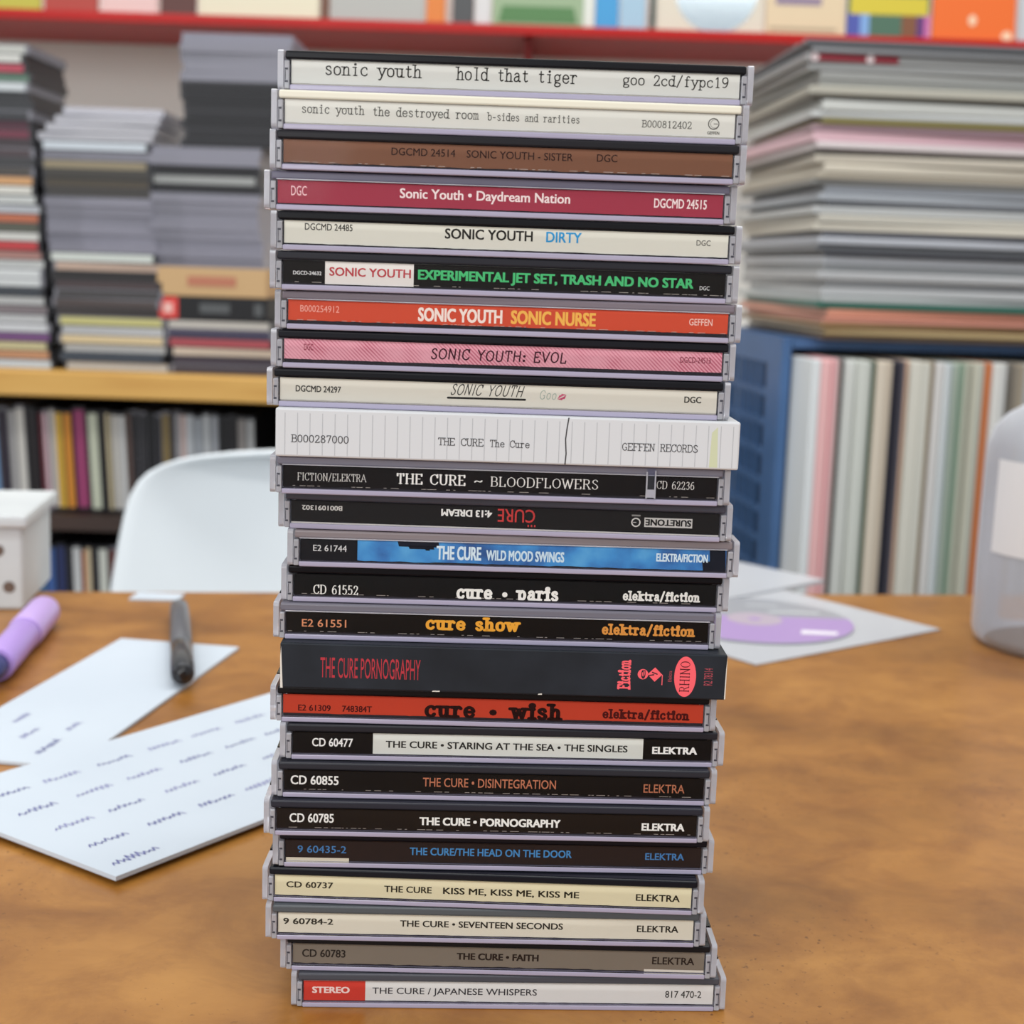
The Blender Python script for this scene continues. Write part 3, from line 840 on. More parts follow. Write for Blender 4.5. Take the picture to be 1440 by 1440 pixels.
    for s in (-1, 1):
        if s not in EAR:
            e0 = obj('hinge', ear_mesh(s), ear_m, root)
            EAR[s] = (e0, obj('hinge_refraction', refraction_mesh(s), refraction_m, e0))
        else:
            c = EAR[s][0].copy(); COL.objects.link(c); c.parent = root
            d = EAR[s][1].copy(); COL.objects.link(d); d.parent = c


for i in sorted(CD, reverse=True):
    make_cd(i)


# the two thick card boxes in the stack
def make_box10():
    x, y, a, z = ST[10]
    root = empty('cd_box', (x * MM, (D0 + y) * MM, 0.75 + z * MM), (0, 0, a), label='thick white card CD box with grey ruled lines in the tall stack', cat='CD box', group=GRP)
    bm = bmesh.new()
    h = 13.05
    box(bm, -62.5 * MM, 62.5 * MM, 0, 137 * MM, 0.02 * MM, h * MM, 0, bev=0.5 * MM)
    wv = 655.0
    u = lambda px: ((px - 387) / wv - .5) * 125 * MM
    Y = -.03 * MM
    for k in range(37):
        px = 400 + k * 17.55
        quad(bm, [(u(px), Y, .6 * MM), (u(px + 1.0), Y, .6 * MM), (u(px + 1.0), Y, (h - 1.2) * MM), (u(px), Y, (h - 1.2) * MM)], 1)
    quad(bm, [(u(1000), Y * .6, .6 * MM), (u(1012), Y * .6, .6 * MM), (u(1010), Y * .6, (h - 1.5) * MM), (u(1002), Y * .6, (h - 3) * MM)], 3)
    V, FC = [], []
    ribbon(V, FC, [(u(799), h - 0), (u(797), 10), (u(796), 7), (u(797), 3), (u(796), .3)] and [(u(799), (h - .3) * MM), (u(797), 10 * MM), (u(795.5), 7 * MM), (u(797), 3 * MM), (u(796), .3 * MM)], .33 * MM)
    vs = [bm.verts.new((p[0], 2 * Y, p[1])) for p in V]
    for f in FC:
        bm.faces.new([vs[k] for k in f]).material_index = 2
    for s, x0, x1, bf, cap in (('B000287000', 409, 490, .69, 10), ('THE CURE', 616, 680, .66, 10), ('The Cure', 689, 745, .665, 9.5), ('GEFFEN RECORDS', 876, 983, .65, 10)):
        put_text(bm, s, 'type', u(x0), u(x1), (h * (1 - bf)) * MM, cap * 125 / wv * MM, 2 * Y, 2)
    obj('card_box', bm, [mat('cdcfd2', 0.6), mat('b0b2b6', 0.6), mat('3a393b', 0.6), mat('c6cbaa', .6)], root)


def make_box16():
    x, y, a, z = ST[16]
    root = empty('cd_box', (x * MM, (D0 + y) * MM, 0.75 + z * MM), (0, 0, a), label='thick black card CD box with red lettering and a red oval emblem', cat='CD box', group=GRP)
    bm = bmesh.new()
    h = 12.95
    box(bm, -62 * MM, 62 * MM, 0, 138 * MM, 0.02 * MM, h * MM, 0, bev=0.45 * MM)
    wv = 632.0
    u = lambda px: ((px - 392) / wv - .5) * 124 * MM
    pm = 124 / wv
    Y = -.04 * MM
    zf = lambda f: (1 - f) * h * MM
    put_text(bm, 'THE CURE PORNOGRAPHY', 'thin', u(449), u(590), zf(.74), 29 * pm * MM, Y, 1)
    # rotated label marks at the right
    put_text(bm, 'Fiction', 'coop', zf(.82), zf(.16), u(886), 15 * pm * MM, Y, 2, rot90=True)
    quad(bm, [(u(887), Y, zf(.82)), (u(888.5), Y, zf(.82)), (u(884.5), Y, zf(.18)), (u(883.5), Y, zf(.18))], 2)
    disc(bm, (u(905), zf(.47)), 7.5 * pm * MM, Y, 2)
    put_text(bm, 'e', 'sans', zf(.57), zf(.37), u(908.5), 6.4 * pm * MM * 1.4, 1.5 * Y, 0, rot90=True)
    c = (u(922), zf(.47))
    r = 10.5 * pm * MM
    f = bm.faces.new([bm.verts.new(p) for p in ((c[0] - r, Y, c[1]), (c[0], Y, c[1] - r), (c[0] + r, Y, c[1]), (c[0], Y, c[1] + r))]); f.material_index = 2
    for d in (-.25, .2):
        V, FC = [], []
        ribbon(V, FC, [(c[0] - (.55 - d) * r, c[1] + (.1 + d) * r), (c[0] + (d + .1) * r, c[1] + (.62 - .1 + d * .2) * r - .5 * r)], .16 * r)
        vs = [bm.verts.new((p[0], 1.5 * Y, p[1])) for p in V]
        for g in FC:
            bm.faces.new([vs[k] for k in g]).material_index = 0
    quad(bm, [(u(932), Y, zf(.7)), (u(933.2), Y, zf(.7)), (u(933.2), Y, zf(.47)), (u(932), Y, zf(.47))], 2)
    put_text(bm, 'Elektra', 'sans', zf(.62), zf(.38), u(946), 5 * pm * MM, Y, 3, rot90=True)
    disc(bm, (u(965), zf(.50)), 29.5 * pm * MM, Y, 2, n=40, rx=15.5 * pm * MM)
    put_text(bm, 'RHINO', 'serif', zf(.84), zf(.16), u(971), 13 * pm * MM, 1.5 * Y, 4, rot90=True)
    put_text(bm, 'R2 78314', 'thin', zf(.68), zf(.3), u(1004), 12 * pm * MM, Y, 3, rot90=True)
    # chips in the paper along the lower edge
    for px in (607, 612, 757):
        quad(bm, [(u(px), Y, .1 * MM), (u(px + 6), Y, .15 * MM), (u(px + 6), Y, .5 * MM), (u(px + 1), Y, .42 * MM)], 5)
    quad(bm, [(-61.9 * MM, Y, .1 * MM), (-61.2 * MM, Y, .05 * MM), (-61.7 * MM, Y, 12 * MM), (-61.95 * MM, Y, 9 * MM)], 5)
    quad(bm, [(61.6 * MM, Y, .3 * MM), (61.95 * MM, Y, .3 * MM), (61.95 * MM, Y, 12.3 * MM), (61.75 * MM, Y, 9 * MM)], 5)
    obj('card_box', bm, [noise_mat('black_card', ['1b1f25', '262b33'], 60, rough=0.45, bump=.1, spec=.2), mat('b0303c', .5), mat('f2606a', .5), mat('a84853', .5), mat('4a1018', .5), mat('d8d4cc', .6)], root)


make_box10()
make_box16()

# ------------------------------------------------------------------ things on the table
ink, ink2 = mat('5a5aa6', .7), mat('8a88c4', .7)
card_m = noise_mat('white_card', ['c0cad5', 'c8d2dc'], 8, rough=0.65)


def writing(bm, o, ex, ey, words, z):
    """rows of handwritten squiggles on a sheet; words are (u, v, length, height, material)"""
    rnd = random.Random(3)
    for (uu, vv, L, hh, mi) in words:
        k = max(4, int(L / .0022))
        pts = []
        for j in range(k * 2 + 1):
            pts.append((uu + L * j / (2 * k), vv + (hh * rnd.uniform(.3, 1) if j % 2 else -hh * rnd.uniform(0, .3))))
        V, FC = [], []
        ribbon(V, FC, spline(pts, 2), .0005)
        vs = [bm.verts.new((o + ex * p[0] + ey * p[1]).to_tuple()[:2] + (z,)) for p in V]
        for f in FC:
            bm.faces.new([vs[q] for q in f]).material_index = mi


def sheet(name, corners, z0, th, words, label):
    P, Q, R = [Vector((c.x, c.y, 0)) for c in corners]
    ex = (Q - P)
    L = ex.length
    ex.normalize()
    ey = Vector((-ex.y, ex.x, 0))
    if (R - P).dot(ey) < 0:
        ey = -ey
    Wd = (R - P).dot(ey)
    bm = bmesh.new()
    pts = [P, P + ex * L, P + ex * L + ey * Wd, P + ey * Wd]
    if ex.cross(ey).z < 0:
        pts.reverse()
    prism(bm, [(p.x, p.y) for p in pts], z0, z0 + th, 0)
    writing(bm, P, ex, ey, words, z0 + th + .0001)
    o = obj(name, bm, [card_m, ink, ink2])
    return tag(o, label, 'paper', 'index cards on the table')


# near card: P = near corner, along the long edge to the right, then to the left corner
p0, q0, r0 = lay(163, 1247), lay(370, 1165), lay(-74, 1121)
p0, q0, r0 = [Vector((v.x, v.y, 0)) for v in (p0, q0, r0)]
ex = (q0 - p0).normalized()
q0 = p0 + ex * 0.205
words = []
for row in range(4):
    for k in range(6 if row else 6):
        words.append((.012 + k * .026 + row * .002 + random.uniform(-.002, .002), .027 + row * .022, .017, .003, 1 if random.random() < .5 else 2))
words += [(.006, .008, .020, .004, 1)]
sheet('index_card', (p0, q0, r0), .7520, .0016, words, 'white card covered in rows of blue handwriting, nearer of the two sheets')
p1, q1, r1 = lay(100, 1084), lay(336, 914), lay(-104, 1059)
words = [(.012, .02, .02, .0035, 1), (.045, .022, .012, .003, 2), (.03, .036, .014, .003, 2), (.05, .05, .014, .003, 2), (.03, .062, .012, .003, 2)]
sheet('index_card', (p1, q1, r1), .7503, .0014, words, 'mostly blank white card lying under the black pen')


def pen(name, a, b, prof, mats, label, cat):
    """a pen lying on the table from a to b; prof = (t, radius, material) along it, each run of one material a part"""
    d = b - a
    L = d.length
    root = empty(name, a, (0, 0, 0), label=label, cat=cat)
    root.rotation_euler = d.to_track_quat('Z', 'Y').to_euler()
    for pn, mi, pr in prof:
        bm = bmesh.new()
        lathe(bm, [(r, t * L) for t, r in pr], 24)
        obj(pn, bm, mats[mi], root)


a = lay(257, 948, .759) + Vector((0, 0, 0)); bq = lay(252, 852, .757)
a.z, bq.z = .7588, .7575
pen('black_pen', a, bq, [
    ('tip', 1, [(-.012, .0018), (-.006, .0034), (0, .0038)]),
    ('cap', 0, [(0, .0044), (.01, .0057), (.33, .0060), (.34, .0055)]),
    ('barrel', 2, [(.34, .0050), (.36, .0058), (.8, .0058), (.95, .0054), (.98, .004)]),
    ('end_plug', 1, [(.98, .0036), (1.0, .0034), (1.01, .002)])],
    [mat('2a2c31', .25, coat=.4), mat('141518', .15, coat=.6), mat('55585f', .3, coat=.3)], 'dark grey felt pen lying across the far edge of a white card', 'pen')
a = lay(-14, 952, .757); bq = lay(66, 858, .758)
a.z = bq.z = .7592
pen('lilac_marker', a, bq, [
    ('tip', 1, [(-.02, .003), (0, .005), (.04, .006), (.1, .006)]),
    ('barrel', 2, [(.1, .0082), (.12, .0086), (.55, .0086), (.56, .0082)]),
    ('cap', 0, [(.56, .0090), (.58, .0094), (.93, .0092), (.98, .0075), (1.0, .004)])],
    [mat('c3a6e2', .35), mat('3d4474', .4), mat('b394dc', .35)], 'lilac marker pen beside the white box at the table edge', 'pen')

# white carton at the left end
g = lay(33, 858)
root = empty('carton', (g.x, g.y, .75), (0, 0, .12), label='small white carton with round holes near the back left of the table', cat='box')
wc = noise_mat('white_cardboard', ['c2c6c8', 'ced2d3'], 20, rough=.7)
bm = bmesh.new(); box(bm, -.13, 0, 0, .09, 0, .050, 0, bev=.002)
for hx, hz in ((-.010, .036), (-.004, .014), (-.045, .026)):
    disc(bm, (hx - .004, hz), .0035, -.0004, 1)
obj('body', bm, [wc, mat('6b5a50', .8)], root)
bm = bmesh.new(); box(bm, -.134, .004, -.006, .094, .0503, .058, 0, bev=.002)
obj('lid', bm, wc, root)

# scrap of white paper at the far table edge
g = lay(226, 836)
bm = bmesh.new()
prism(bm, [(-.016, -.006), (.014, -.009), (.017, .008), (-.012, .012)], 0, .0012)
tag(obj('paper_scrap', bm, card_m, loc=(g.x, g.y - .012, .7503), rot=(0, 0, .15)), 'tiny white paper scrap at the far table edge before the chair', 'paper')

# ------------------------------------------------------------------ disc in its plastic sleeve, an empty sleeve behind
slm = clear_mat('plastic_sleeve', 'f2f4f6', 'd3d5da', .52, .25)
P, Q, R = lay(1063, 937), lay(1322, 887), lay(1125, 820)
ex = Vector((Q.x - P.x, Q.y - P.y, 0)); Lx = ex.length; ex.normalize(); ey = Vector((-ex.y, ex.x, 0))
root = empty('disc_sleeve', (P.x, P.y, .75), (0, 0, math.atan2(ex.y, ex.x)), label='clear plastic sleeve with a lilac and grey disc inside, right of the CD stack', cat='disc sleeve')
bm = bmesh.new(); box(bm, 0, Lx, 0, Lx * .98, .0004, .0012, 0)
obj('pocket', bm, slm, root)
bm = bmesh.new()
cx, cy = Lx * .47, Lx * .45


def flat_disc(bm, c, r0, r1, z, mi, n=64, test=None):
    for k in range(n):
        a, b2 = 2 * PI * k / n, 2 * PI * (k + 1) / n
        mid = (a + b2) / 2
        quad(bm, [(c[0] + r0 * math.cos(a), c[1] + r0 * math.sin(a), z), (c[0] + r1 * math.cos(a), c[1] + r1 * math.sin(a), z),
                  (c[0] + r1 * math.cos(b2), c[1] + r1 * math.sin(b2), z), (c[0] + r0 * math.cos(b2), c[1] + r0 * math.sin(b2), z)], test(mid) if test else mi)


yaw_s = math.atan2(ex.y, ex.x)
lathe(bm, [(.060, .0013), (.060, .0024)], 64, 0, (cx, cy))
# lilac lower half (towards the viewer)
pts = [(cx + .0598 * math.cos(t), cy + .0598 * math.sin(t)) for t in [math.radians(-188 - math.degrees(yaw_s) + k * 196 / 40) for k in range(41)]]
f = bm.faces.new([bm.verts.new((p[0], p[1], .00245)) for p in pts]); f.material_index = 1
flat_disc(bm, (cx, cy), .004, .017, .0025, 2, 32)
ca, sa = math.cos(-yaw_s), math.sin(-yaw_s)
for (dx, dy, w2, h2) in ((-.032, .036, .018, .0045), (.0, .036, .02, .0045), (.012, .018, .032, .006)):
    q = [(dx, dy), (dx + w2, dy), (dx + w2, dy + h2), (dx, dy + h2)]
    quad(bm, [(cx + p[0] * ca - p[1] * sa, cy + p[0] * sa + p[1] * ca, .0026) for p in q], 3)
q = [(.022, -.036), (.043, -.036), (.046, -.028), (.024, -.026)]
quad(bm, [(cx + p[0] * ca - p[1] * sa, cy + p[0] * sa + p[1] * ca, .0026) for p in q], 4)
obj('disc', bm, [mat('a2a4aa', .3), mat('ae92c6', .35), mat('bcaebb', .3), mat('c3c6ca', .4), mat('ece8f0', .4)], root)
P2 = lay(1000, 850)
bm = bmesh.new(); box(bm, 0, .13, 0, .15, .0004, .003, 0)
tag(obj('plastic_sleeve', bm, slm, loc=(.125, .945, .75), rot=(0, 0, .75)), 'empty clear plastic sleeve behind the disc sleeve near the blue crate', 'sleeve')

# ------------------------------------------------------------------ translucent plastic tub
cL = lay(1363, 918)
CX, CY, R0 = .3355, .874, .058
jm = clear_mat('translucent_plastic', 'f0f3f7', 'e0e4ec', .40, .3)
root = empty('plastic_jug', (CX, CY, .75), label='translucent plastic jug with a white label at the right table edge', cat='jug')
bm = bmesh.new()
lathe(bm, [(.050, 0), (.0565, .003), (.058, .008), (.0582, .06), (.0578, .105), (.0572, .118), (.054, .128), (.047, .136), (.036, .143), (.024, .147), (.024, .172)], 64)
obj('body', bm, jm, root, smooth=False)
bm = bmesh.new()
for k in range(12):
    a0, a1 = math.radians(194 + k * 6.6), math.radians(194 + (k + 1) * 6.6)
    for z0, z1, rr in ((.058, .112, .0590),):
        r1 = rr - .0006
        quad(bm, [(CX * 0 + rr * math.cos(a0), rr * math.sin(a0), z0), (rr * math.cos(a1), rr * math.sin(a1), z0), (r1 * math.cos(a1), r1 * math.sin(a1), z1), (r1 * math.cos(a0), r1 * math.sin(a0), z1)])
obj('label', bm, mat('e2e4e6', .5), root)
bm = bmesh.new(); lathe(bm, [(.026, .166), (.028, .168), (.028, .184), (.026, .186)], 40)
obj('cap', bm, mat('dfe3e8', .4), root)

# ------------------------------------------------------------------ white shell chair behind the table
CHY = 1.36
ctop = at(520, 626, CHY)
chm = mat('e4ebf0', .38, coat=.2)
root = empty('shell_chair', (ctop.x, CHY, 0), (0, 0, 0), label='white moulded plastic shell chair behind the table', cat='chair')
rows = []
prof = [(0, .055), (-.004, .13), (-.012, .172), (-.022, .192), (-.040, .208), (-.08, .216), (-.16, .224), (-.24, .226), (-.30, .222), (-.345, .214)]
bm = bmesh.new()
Z0 = ctop.z
NX = 16
grid = []
for dz, hw in prof:
    z = Z0 + dz
    yb = -.10 * (-dz / .345) ** 1.5
    grid.append([bm.verts.new((hw * t, yb - .045 * t * t - .0 * abs(t) ** 4, z)) for t in [(-1 + 2 * k / NX) for k in range(NX + 1)]])
for yy, hw, z in ((-.16, .208, Z0 - .368), (-.24, .21, Z0 - .38), (-.34, .213, Z0 - .378), (-.43, .205, Z0 - .372), (-.48, .185, Z0 - .385)):
    grid.append([bm.verts.new((hw * t, yy - .02 * (1 - t * t), z + .03 * t * t)) for t in [(-1 + 2 * k / NX) for k in range(NX + 1)]])
for ra, rb in zip(grid, grid[1:]):
    for k in range(NX):
        bm.faces.new((ra[k], ra[k + 1], rb[k + 1], rb[k])).smooth = True
bmesh.ops.recalc_face_normals(bm, faces=bm.faces)
sh = obj('shell', bm, chm, root)
md = sh.modifiers.new('solid', 'SOLIDIFY'); md.thickness = .006
md = sh.modifiers.new('sub', 'SUBSURF'); md.levels = md.render_levels = 1
zs = Z0 - .385
wm = mat('b98d5a', .5)
for sx in (-1, 1):
    for y0, y1 in ((-.42, -.46), (-.14, -.06)):
        bm = bmesh.new()
        pa, pb = Vector((sx * .15, y0, zs)), Vector((sx * .21, y1, 0.0))
        dirv = (pb - pa)
        lathe(bm, [(.014, 0), (.011, dirv.length - .002)], 16)
        bmesh.ops.transform(bm, matrix=Matrix.Translation(pa) @ dirv.to_track_quat('Z', 'Y').to_matrix().to_4x4(), verts=bm.verts)
        obj('leg', bm, wm, root)

# ------------------------------------------------------------------ left shelf unit with CDs
SY = 1.72
e0 = at(0, 521, SY)
SZ = e0.z + .001
lx, rx = e0.x - .35, .12
root = empty('record_shelf', (0, SY, 0), label='low shelf unit with a yellow-brown wooden top behind the chair', cat='shelf')
syaw = 0.10
root.rotation_euler = (0, 0, 0)
woodm = noise_mat('yellow_wood', ['c08a3c', 'd0a050', 'd9ac60'], 4, rough=.45, stretch=(1, 10, 10))
darkm = noise_mat('dark_wood', ['2a1a14', '3a251c'], 5, rough=.5, stretch=(1, 8, 8))
bm = bmesh.new(); box(bm, lx, rx, 0, .34, SZ - .029, SZ, 0, bev=.002)
obj('top_board', bm, woodm, root)
zb1 = at(100, 719, SY + .06).z
bm = bmesh.new(); box(bm, lx, rx, .03, .33, zb1 - .018, zb1, 0)
obj('shelf_board', bm, darkm, root)
bm = bmesh.new(); box(bm, lx, rx, .03, .33, zb1 - .20, zb1 - .182, 0)
obj('shelf_board', bm, darkm, root)
bm = bmesh.new(); box(bm, lx, rx, .30, .33, 0, SZ - .03, 0)
obj('back_panel', bm, mat('1a1614', .7), root)
for x0 in (lx, rx - .02):
    bm = bmesh.new(); box(bm, x0, x0 + .02, .02, .30, 0, SZ - .03, 0)
    obj('side_panel', bm, darkm, root)
bm = bmesh.new(); box(bm, lx + .02, rx - .02, .05, .30, 0, .05, 0)
obj('plinth', bm, darkm, root)

# a jewel case seen from afar: clear case body with an inset card along its spine
caseclear = clear_mat('far_case_plastic', 'c4c4d2', 'a09fae', .5, .2)
casedark = mat('26262b', .3)
_spines = {}


def proto(hexc, w, d, h, upright=False, kind='cd', clear=False):
    """mesh pair for a far CD: body and spine card"""
    k = (hexc, w, d, h, upright, kind)
    if k in _spines:
        return _spines[k]
    bm = bmesh.new()
    if upright:
        box(bm, 0, w, 0, d, 0, h, 0)
    else:
        box(bm, -w / 2, w / 2, 0, d, 0, h, 0)
    body = bpy.data.meshes.new('case')
    bm.to_mesh(body); bm.free()
    body.materials.append(caseclear if clear else casedark if random.random() < .8 else mat('77777f', .3))
    bm = bmesh.new()
    if upright:
        box(bm, w * .1, w * .9, -.0008, .001, .004, h - .004, 0)
    else:
        box(bm, -w / 2 + .004, w / 2 - .004, -.0008, .001, h * .06, h * .86, 0)
    sp = bpy.data.meshes.new('spine_card')
    bm.to_mesh(sp); bm.free()
    sp.materials.append(mat(hexc, .4))
    _spines[k] = (body, sp)
    return body, sp


def far_cd(hexc, loc, w, d, h, rot, label, group, upright=False, clear=False, lean=0.0):
    body, sp = proto(hexc, w, d, h, upright, 'cd', clear)
    o = bpy.data.objects.new('cd_case', body); COL.objects.link(o)
    o.location = loc; o.rotation_euler = (0, lean, rot)
    tag(o, label, 'CD', group)
    if not clear:
        c = bpy.data.objects.new('spine_card', sp); COL.objects.link(c); c.parent = o
    return o


SA = 'b9c3cc b98a68 c9c39a 6f4a7a c4c7cb b5b7b9 8d8285 c6c8c8 3b4047 c9cccc cdd0d0 c2c4c2 c08f86 bb3c3f c9c9c4 55564a b5684a c4c7cd cfd2d0 d2d0c8 c99a6b 4a4540 3a3a3c 45383c 3d3438 6b2f40 5b3040 35363a 303134 333437 c3c9cc 5f7c6a b5495a c9c9c4 b9bab4'.split()
SB = ['c9c7c3', '3b4450', 'c6c6c4', 'd0bd95', 'c9c9c9', 'bdb87a', '3a3433', '4a403e', '3d3a3a', '45393a', '2f2b2b', 'b9a08f', 'c9cfc9'] + ['*8b8a9b'] * 6 + ['3a3734', '4a4236', '3b3833', '8d8168', '*9a9aa6', 'c3cbd3']
SC0 = ['3a333b', '3d3540', 'd1c3b3', 'a34a52', '3d3850', 'b9b5ae']
SC1 = ['*8d8c9a'] * 8 + ['17161a', '9a9c9a', '17161a'] + ['*8b8a94'] * 2 + ['19181d'] * 7 + ['*a5a3b5'] * 5
yF = SY + .035
TH = .0104


def stack(colors, x_bot, x_top, z0, y0, nm, name_of, d=.142, w=.125, grp=None, start=0, total=None):
    z = z0
    N = len(colors)
    tot = total or N
    for k, h in enumerate(colors):
        clear = h[0] == '*'
        h = h.strip('*')
        t = (k) / max(1, N - 1)
        x = x_bot + (x_top - x_bot) * t + random.uniform(-.003, .003)
        far_cd(h, (x, y0 + random.uniform(-.004, .004), z), w, d, TH - .0001, random.uniform(-.02, .02),
               name_of(k, h, clear), grp, clear=clear)
        z += TH
    return z


pa = at(75, 515, yF); pt = at(38, 90, yF)
stack(SA, pa.x - .0625, pt.x - .0625, SZ + .0003, yF, 'A', lambda k, h, c: 'CD with %s spine, %s from the bottom of the leftmost shelf stack' % (cname(h), ORD[k]), grp='CDs in the leftmost stack on the shelf')
pa = at(85, 515, yF); pt = at(55, 200, yF)
zB = stack(SB, pa.x + .0625, pt.x + .0625, SZ + .0003, yF, 'B', lambda k, h, c: ('empty clear CD case, %s from the bottom in the middle shelf stack' if c else 'CD with ' + cname(h) + ' spine, %s from the bottom in the middle shelf stack') % ORD[k], grp='CDs in the middle stack on the shelf')
pa = at(240, 520, yF)
zC = stack(SC0, pa.x + .0625, pa.x + .058, SZ + .0003, yF, 'C', lambda k, h, c: 'CD with %s spine, %s from the shelf under the thick black box' % (cname(h), ORD[k]), grp='CDs in the right stack on the shelf')
pc = at(222, 440, yF)


def far_box(h, x, z, hh, label, fields):
    root = empty('cd_box', (x, yF, z), label=label, cat='CD box')
    bm = bmesh.new(); box(bm, -.0635, .0635, 0, .14, 0, hh, 0, bev=.001)
    for (x0, x1, z0, z1, mi) in fields:
        quad(bm, [(x0, -.0003 - .0002 * mi, z0), (x1, -.0003 - .0002 * mi, z0), (x1, -.0003 - .0002 * mi, z1), (x0, -.0003 - .0002 * mi, z1)], mi)
    obj('card_box', bm, [mat(h, .5), mat('d8443f', .5), mat('b5745c', .5), mat('55585a', .5), mat('e8b8b0', .5)], root)


hb = .0265
far_box('1b1b1e', pc.x + .0635, zC, hb, 'black CD box with a red square on its left end, under the tan box',
        [(-.0635, -.040, .001, hb - .001, 1), (-.057, -.046, .007, hb - .008, 4), (-.015, .02, .008, .019, 3), (.048, .058, .006, .020, 3)])
zC += hb + .0003
far_box('c4a276', pc.x + .0625, zC, .033, 'thick tan CD box with faded red lettering above the black box', [(-.028, .028, .012, .023, 2)])
zC += .0333
p1_, p2_ = at(214, 300, yF), at(256, 70, yF)
n1_ = 13
zC1 = stack(SC1[:n1_], at(214, 370, yF).x + .0625, at(212, 205, yF).x + .0625, zC, yF, 'C1', lambda k, h, c: ('empty clear CD case, %s above the thick tan box' if c else 'CD with ' + cname(h) + ' spine, %s above the thick tan box') % ORD[k], grp='CDs above the tan box')
stack(SC1[n1_:], at(256, 198, yF).x + .0625, at(256, 60, yF).x + .0625, zC1, yF, 'C2', lambda k, h, c: ('empty clear case, %s of the pile crowning the right shelf stack' if c else 'black-edged CD case, %s of the pile crowning the right shelf stack') % ORD[k], grp='CD cases on top of the right shelf stack')
# loose clear sleeves on the middle stack
for k in range(4):
    bm = bmesh.new(); box(bm, -.066 + .004 * k, .066 - .002 * k, 0, .135, 0, .009, 0, bev=.001)
    tag(obj('plastic_sleeve', bm, clear_mat('loose_sleeve', 'ececf2', 'd8d8e0', .5, .15) if k == 0 else bpy.data.materials['loose_sleeve'],
            loc=(pt.x + .0625 + .006 * k, yF + .004, zB + .0095 * k), rot=(0, 0, .03 * (k % 2) - .01)),
        'clear plastic sleeve heap, %s layer above the middle shelf stack' % ORD[k], 'sleeve', 'clear sleeves on the middle stack')

# CDs standing upright below the wooden top
UPR = [('6f94bf', 9), ('2b2230', 14), ('a8a6a6', 11), ('cfccc6', 14), ('1e1a1c', 10), ('262024', 8), ('702a36', 8), ('d4b8c0', 7), ('d9d2cc', 9), ('d2a840', 12), ('d98f34', 12), ('9f4270', 19),
       ('251f22', 4), ('c3c8b4', 17), ('201c1e', 9), ('c2b594', 7), ('cfccc6', 11), ('d0d0d0', 10), ('5a4640', 8), ('1c1a1e', 10), ('222024', 9), ('19191d', 12), ('232127', 9), ('7d6a3e', 13),
       ('2a262a', 6), ('a8a6aa', 7), ('cdb8b4', 10), ('b9bec4', 12), ('a6acb4', 11), ('c0c4c8', 11), ('9fa3aa', 12), ('19181b', 14), ('1e1c20', 12), ('8f8a88', 14), ('a9abac', 12)]
yU = SY + .06
x = at(-4, 650, yU).x
for k, (h, px) in enumerate(UPR):
    w_ = px / 1.2 * MM
    hh = .122 + random.uniform(-.002, .003)
    far_cd(h, (x, yU + random.uniform(-.004, .004), zb1 + .0008 + .0), w_ * .97, .14, hh, 0,
           '%s spine standing upright under the wooden shelf top, %s from the left' % (cname(h), ORD[k]), 'upright CDs under the wooden top', upright=True, lean=-.05 if k < 20 else -.03)
    x += w_
UP2 = [('3a6f9c', 8), ('3f5f9c', 16), ('2b3560', 14), ('24242c', 10), ('c9cbcc', 14), ('c0693f', 5), ('cfbfa0', 9), ('26242a', 9), ('cdd0c8', 15), ('6b3a36', 14), ('7a4038', 10), ('2a2428', 12), ('b9b4a8', 12)]
yU2 = SY + .06
x = at(60, 790, yU2).x
zb2 = zb1 - .182
for k, (h, px) in enumerate(UP2):
    w_ = px / 1.2 * MM
    far_cd(h, (x, yU2 + random.uniform(-.003, .003), zb2 + .0008), w_ * .97, .14, .14 + random.uniform(-.002, .003), 0,
           '%s spine standing on the lower dark shelf, %s from the left' % (cname(h), ORD[k]), 'upright CDs on the lower shelf', upright=True, lean=-.03)
    x += w_

# ------------------------------------------------------------------ blue crate with upright records, records lying on top
RY = 1.50
yawR = 0.13
cz_top = at(1148, 478, RY).z
side_h = .335
cz0 = cz_top - side_h
cc = at(1101, 640, RY)
st_ = empty('side_table', (cc.x - .03, RY - .02, 0), (0, 0, yawR), label='low plain table under the blue crate, mostly hidden', cat='table')
bm = bmesh.new(); box(bm, -.05, .62, 0, .42, cz0 - .03, cz0 - .0003, 0, bev=.002)
obj('tabletop', bm, woodm, st_)
for lx_ in (-.03, .58):
    for ly_ in (.02, .38):
        bm = bmesh.new(); box(bm, lx_ - .015, lx_ + .015, ly_ - .015, ly_ + .015, 0, cz0 - .03, 0)
        obj('leg', bm, legm, st_)
bluem = noise_mat('blue_crate_plastic', ['3f628f', '4a6fa0'], 12, rough=.45)
CW, CDp = .365, .30
crate = empty('milk_crate', (cc.x - .003, RY + .025, cz0), (0, 0, yawR), label='blue plastic milk crate on its side, holding upright records', cat='crate')


def lattice(name, du, dv, place):
    """crate wall du x dv: rim, solid band at both ends, and a lattice of bars"""
    bm = bmesh.new()
    t = .010
    place(bm, 0, du, 0, .028, t); place(bm, 0, du, dv - .028, dv, t)
    place(bm, 0, .05, .028, dv - .028, t); place(bm, du - .05, du, .028, dv - .028, t)
    n1, n2 = 8, 9
    for k in range(1, n1):
        u0 = .05 + (du - .10) * k / n1
        place(bm, u0 - .0035, u0 + .0035, .028, dv - .028, t * .3)
    for k in range(1, n2):
        v0 = .028 + (dv - .056) * k / n2
        place(bm, .05, du - .05, v0 - .0035, v0 + .0035, t * .25)
    obj(name, bm, bluem, crate)


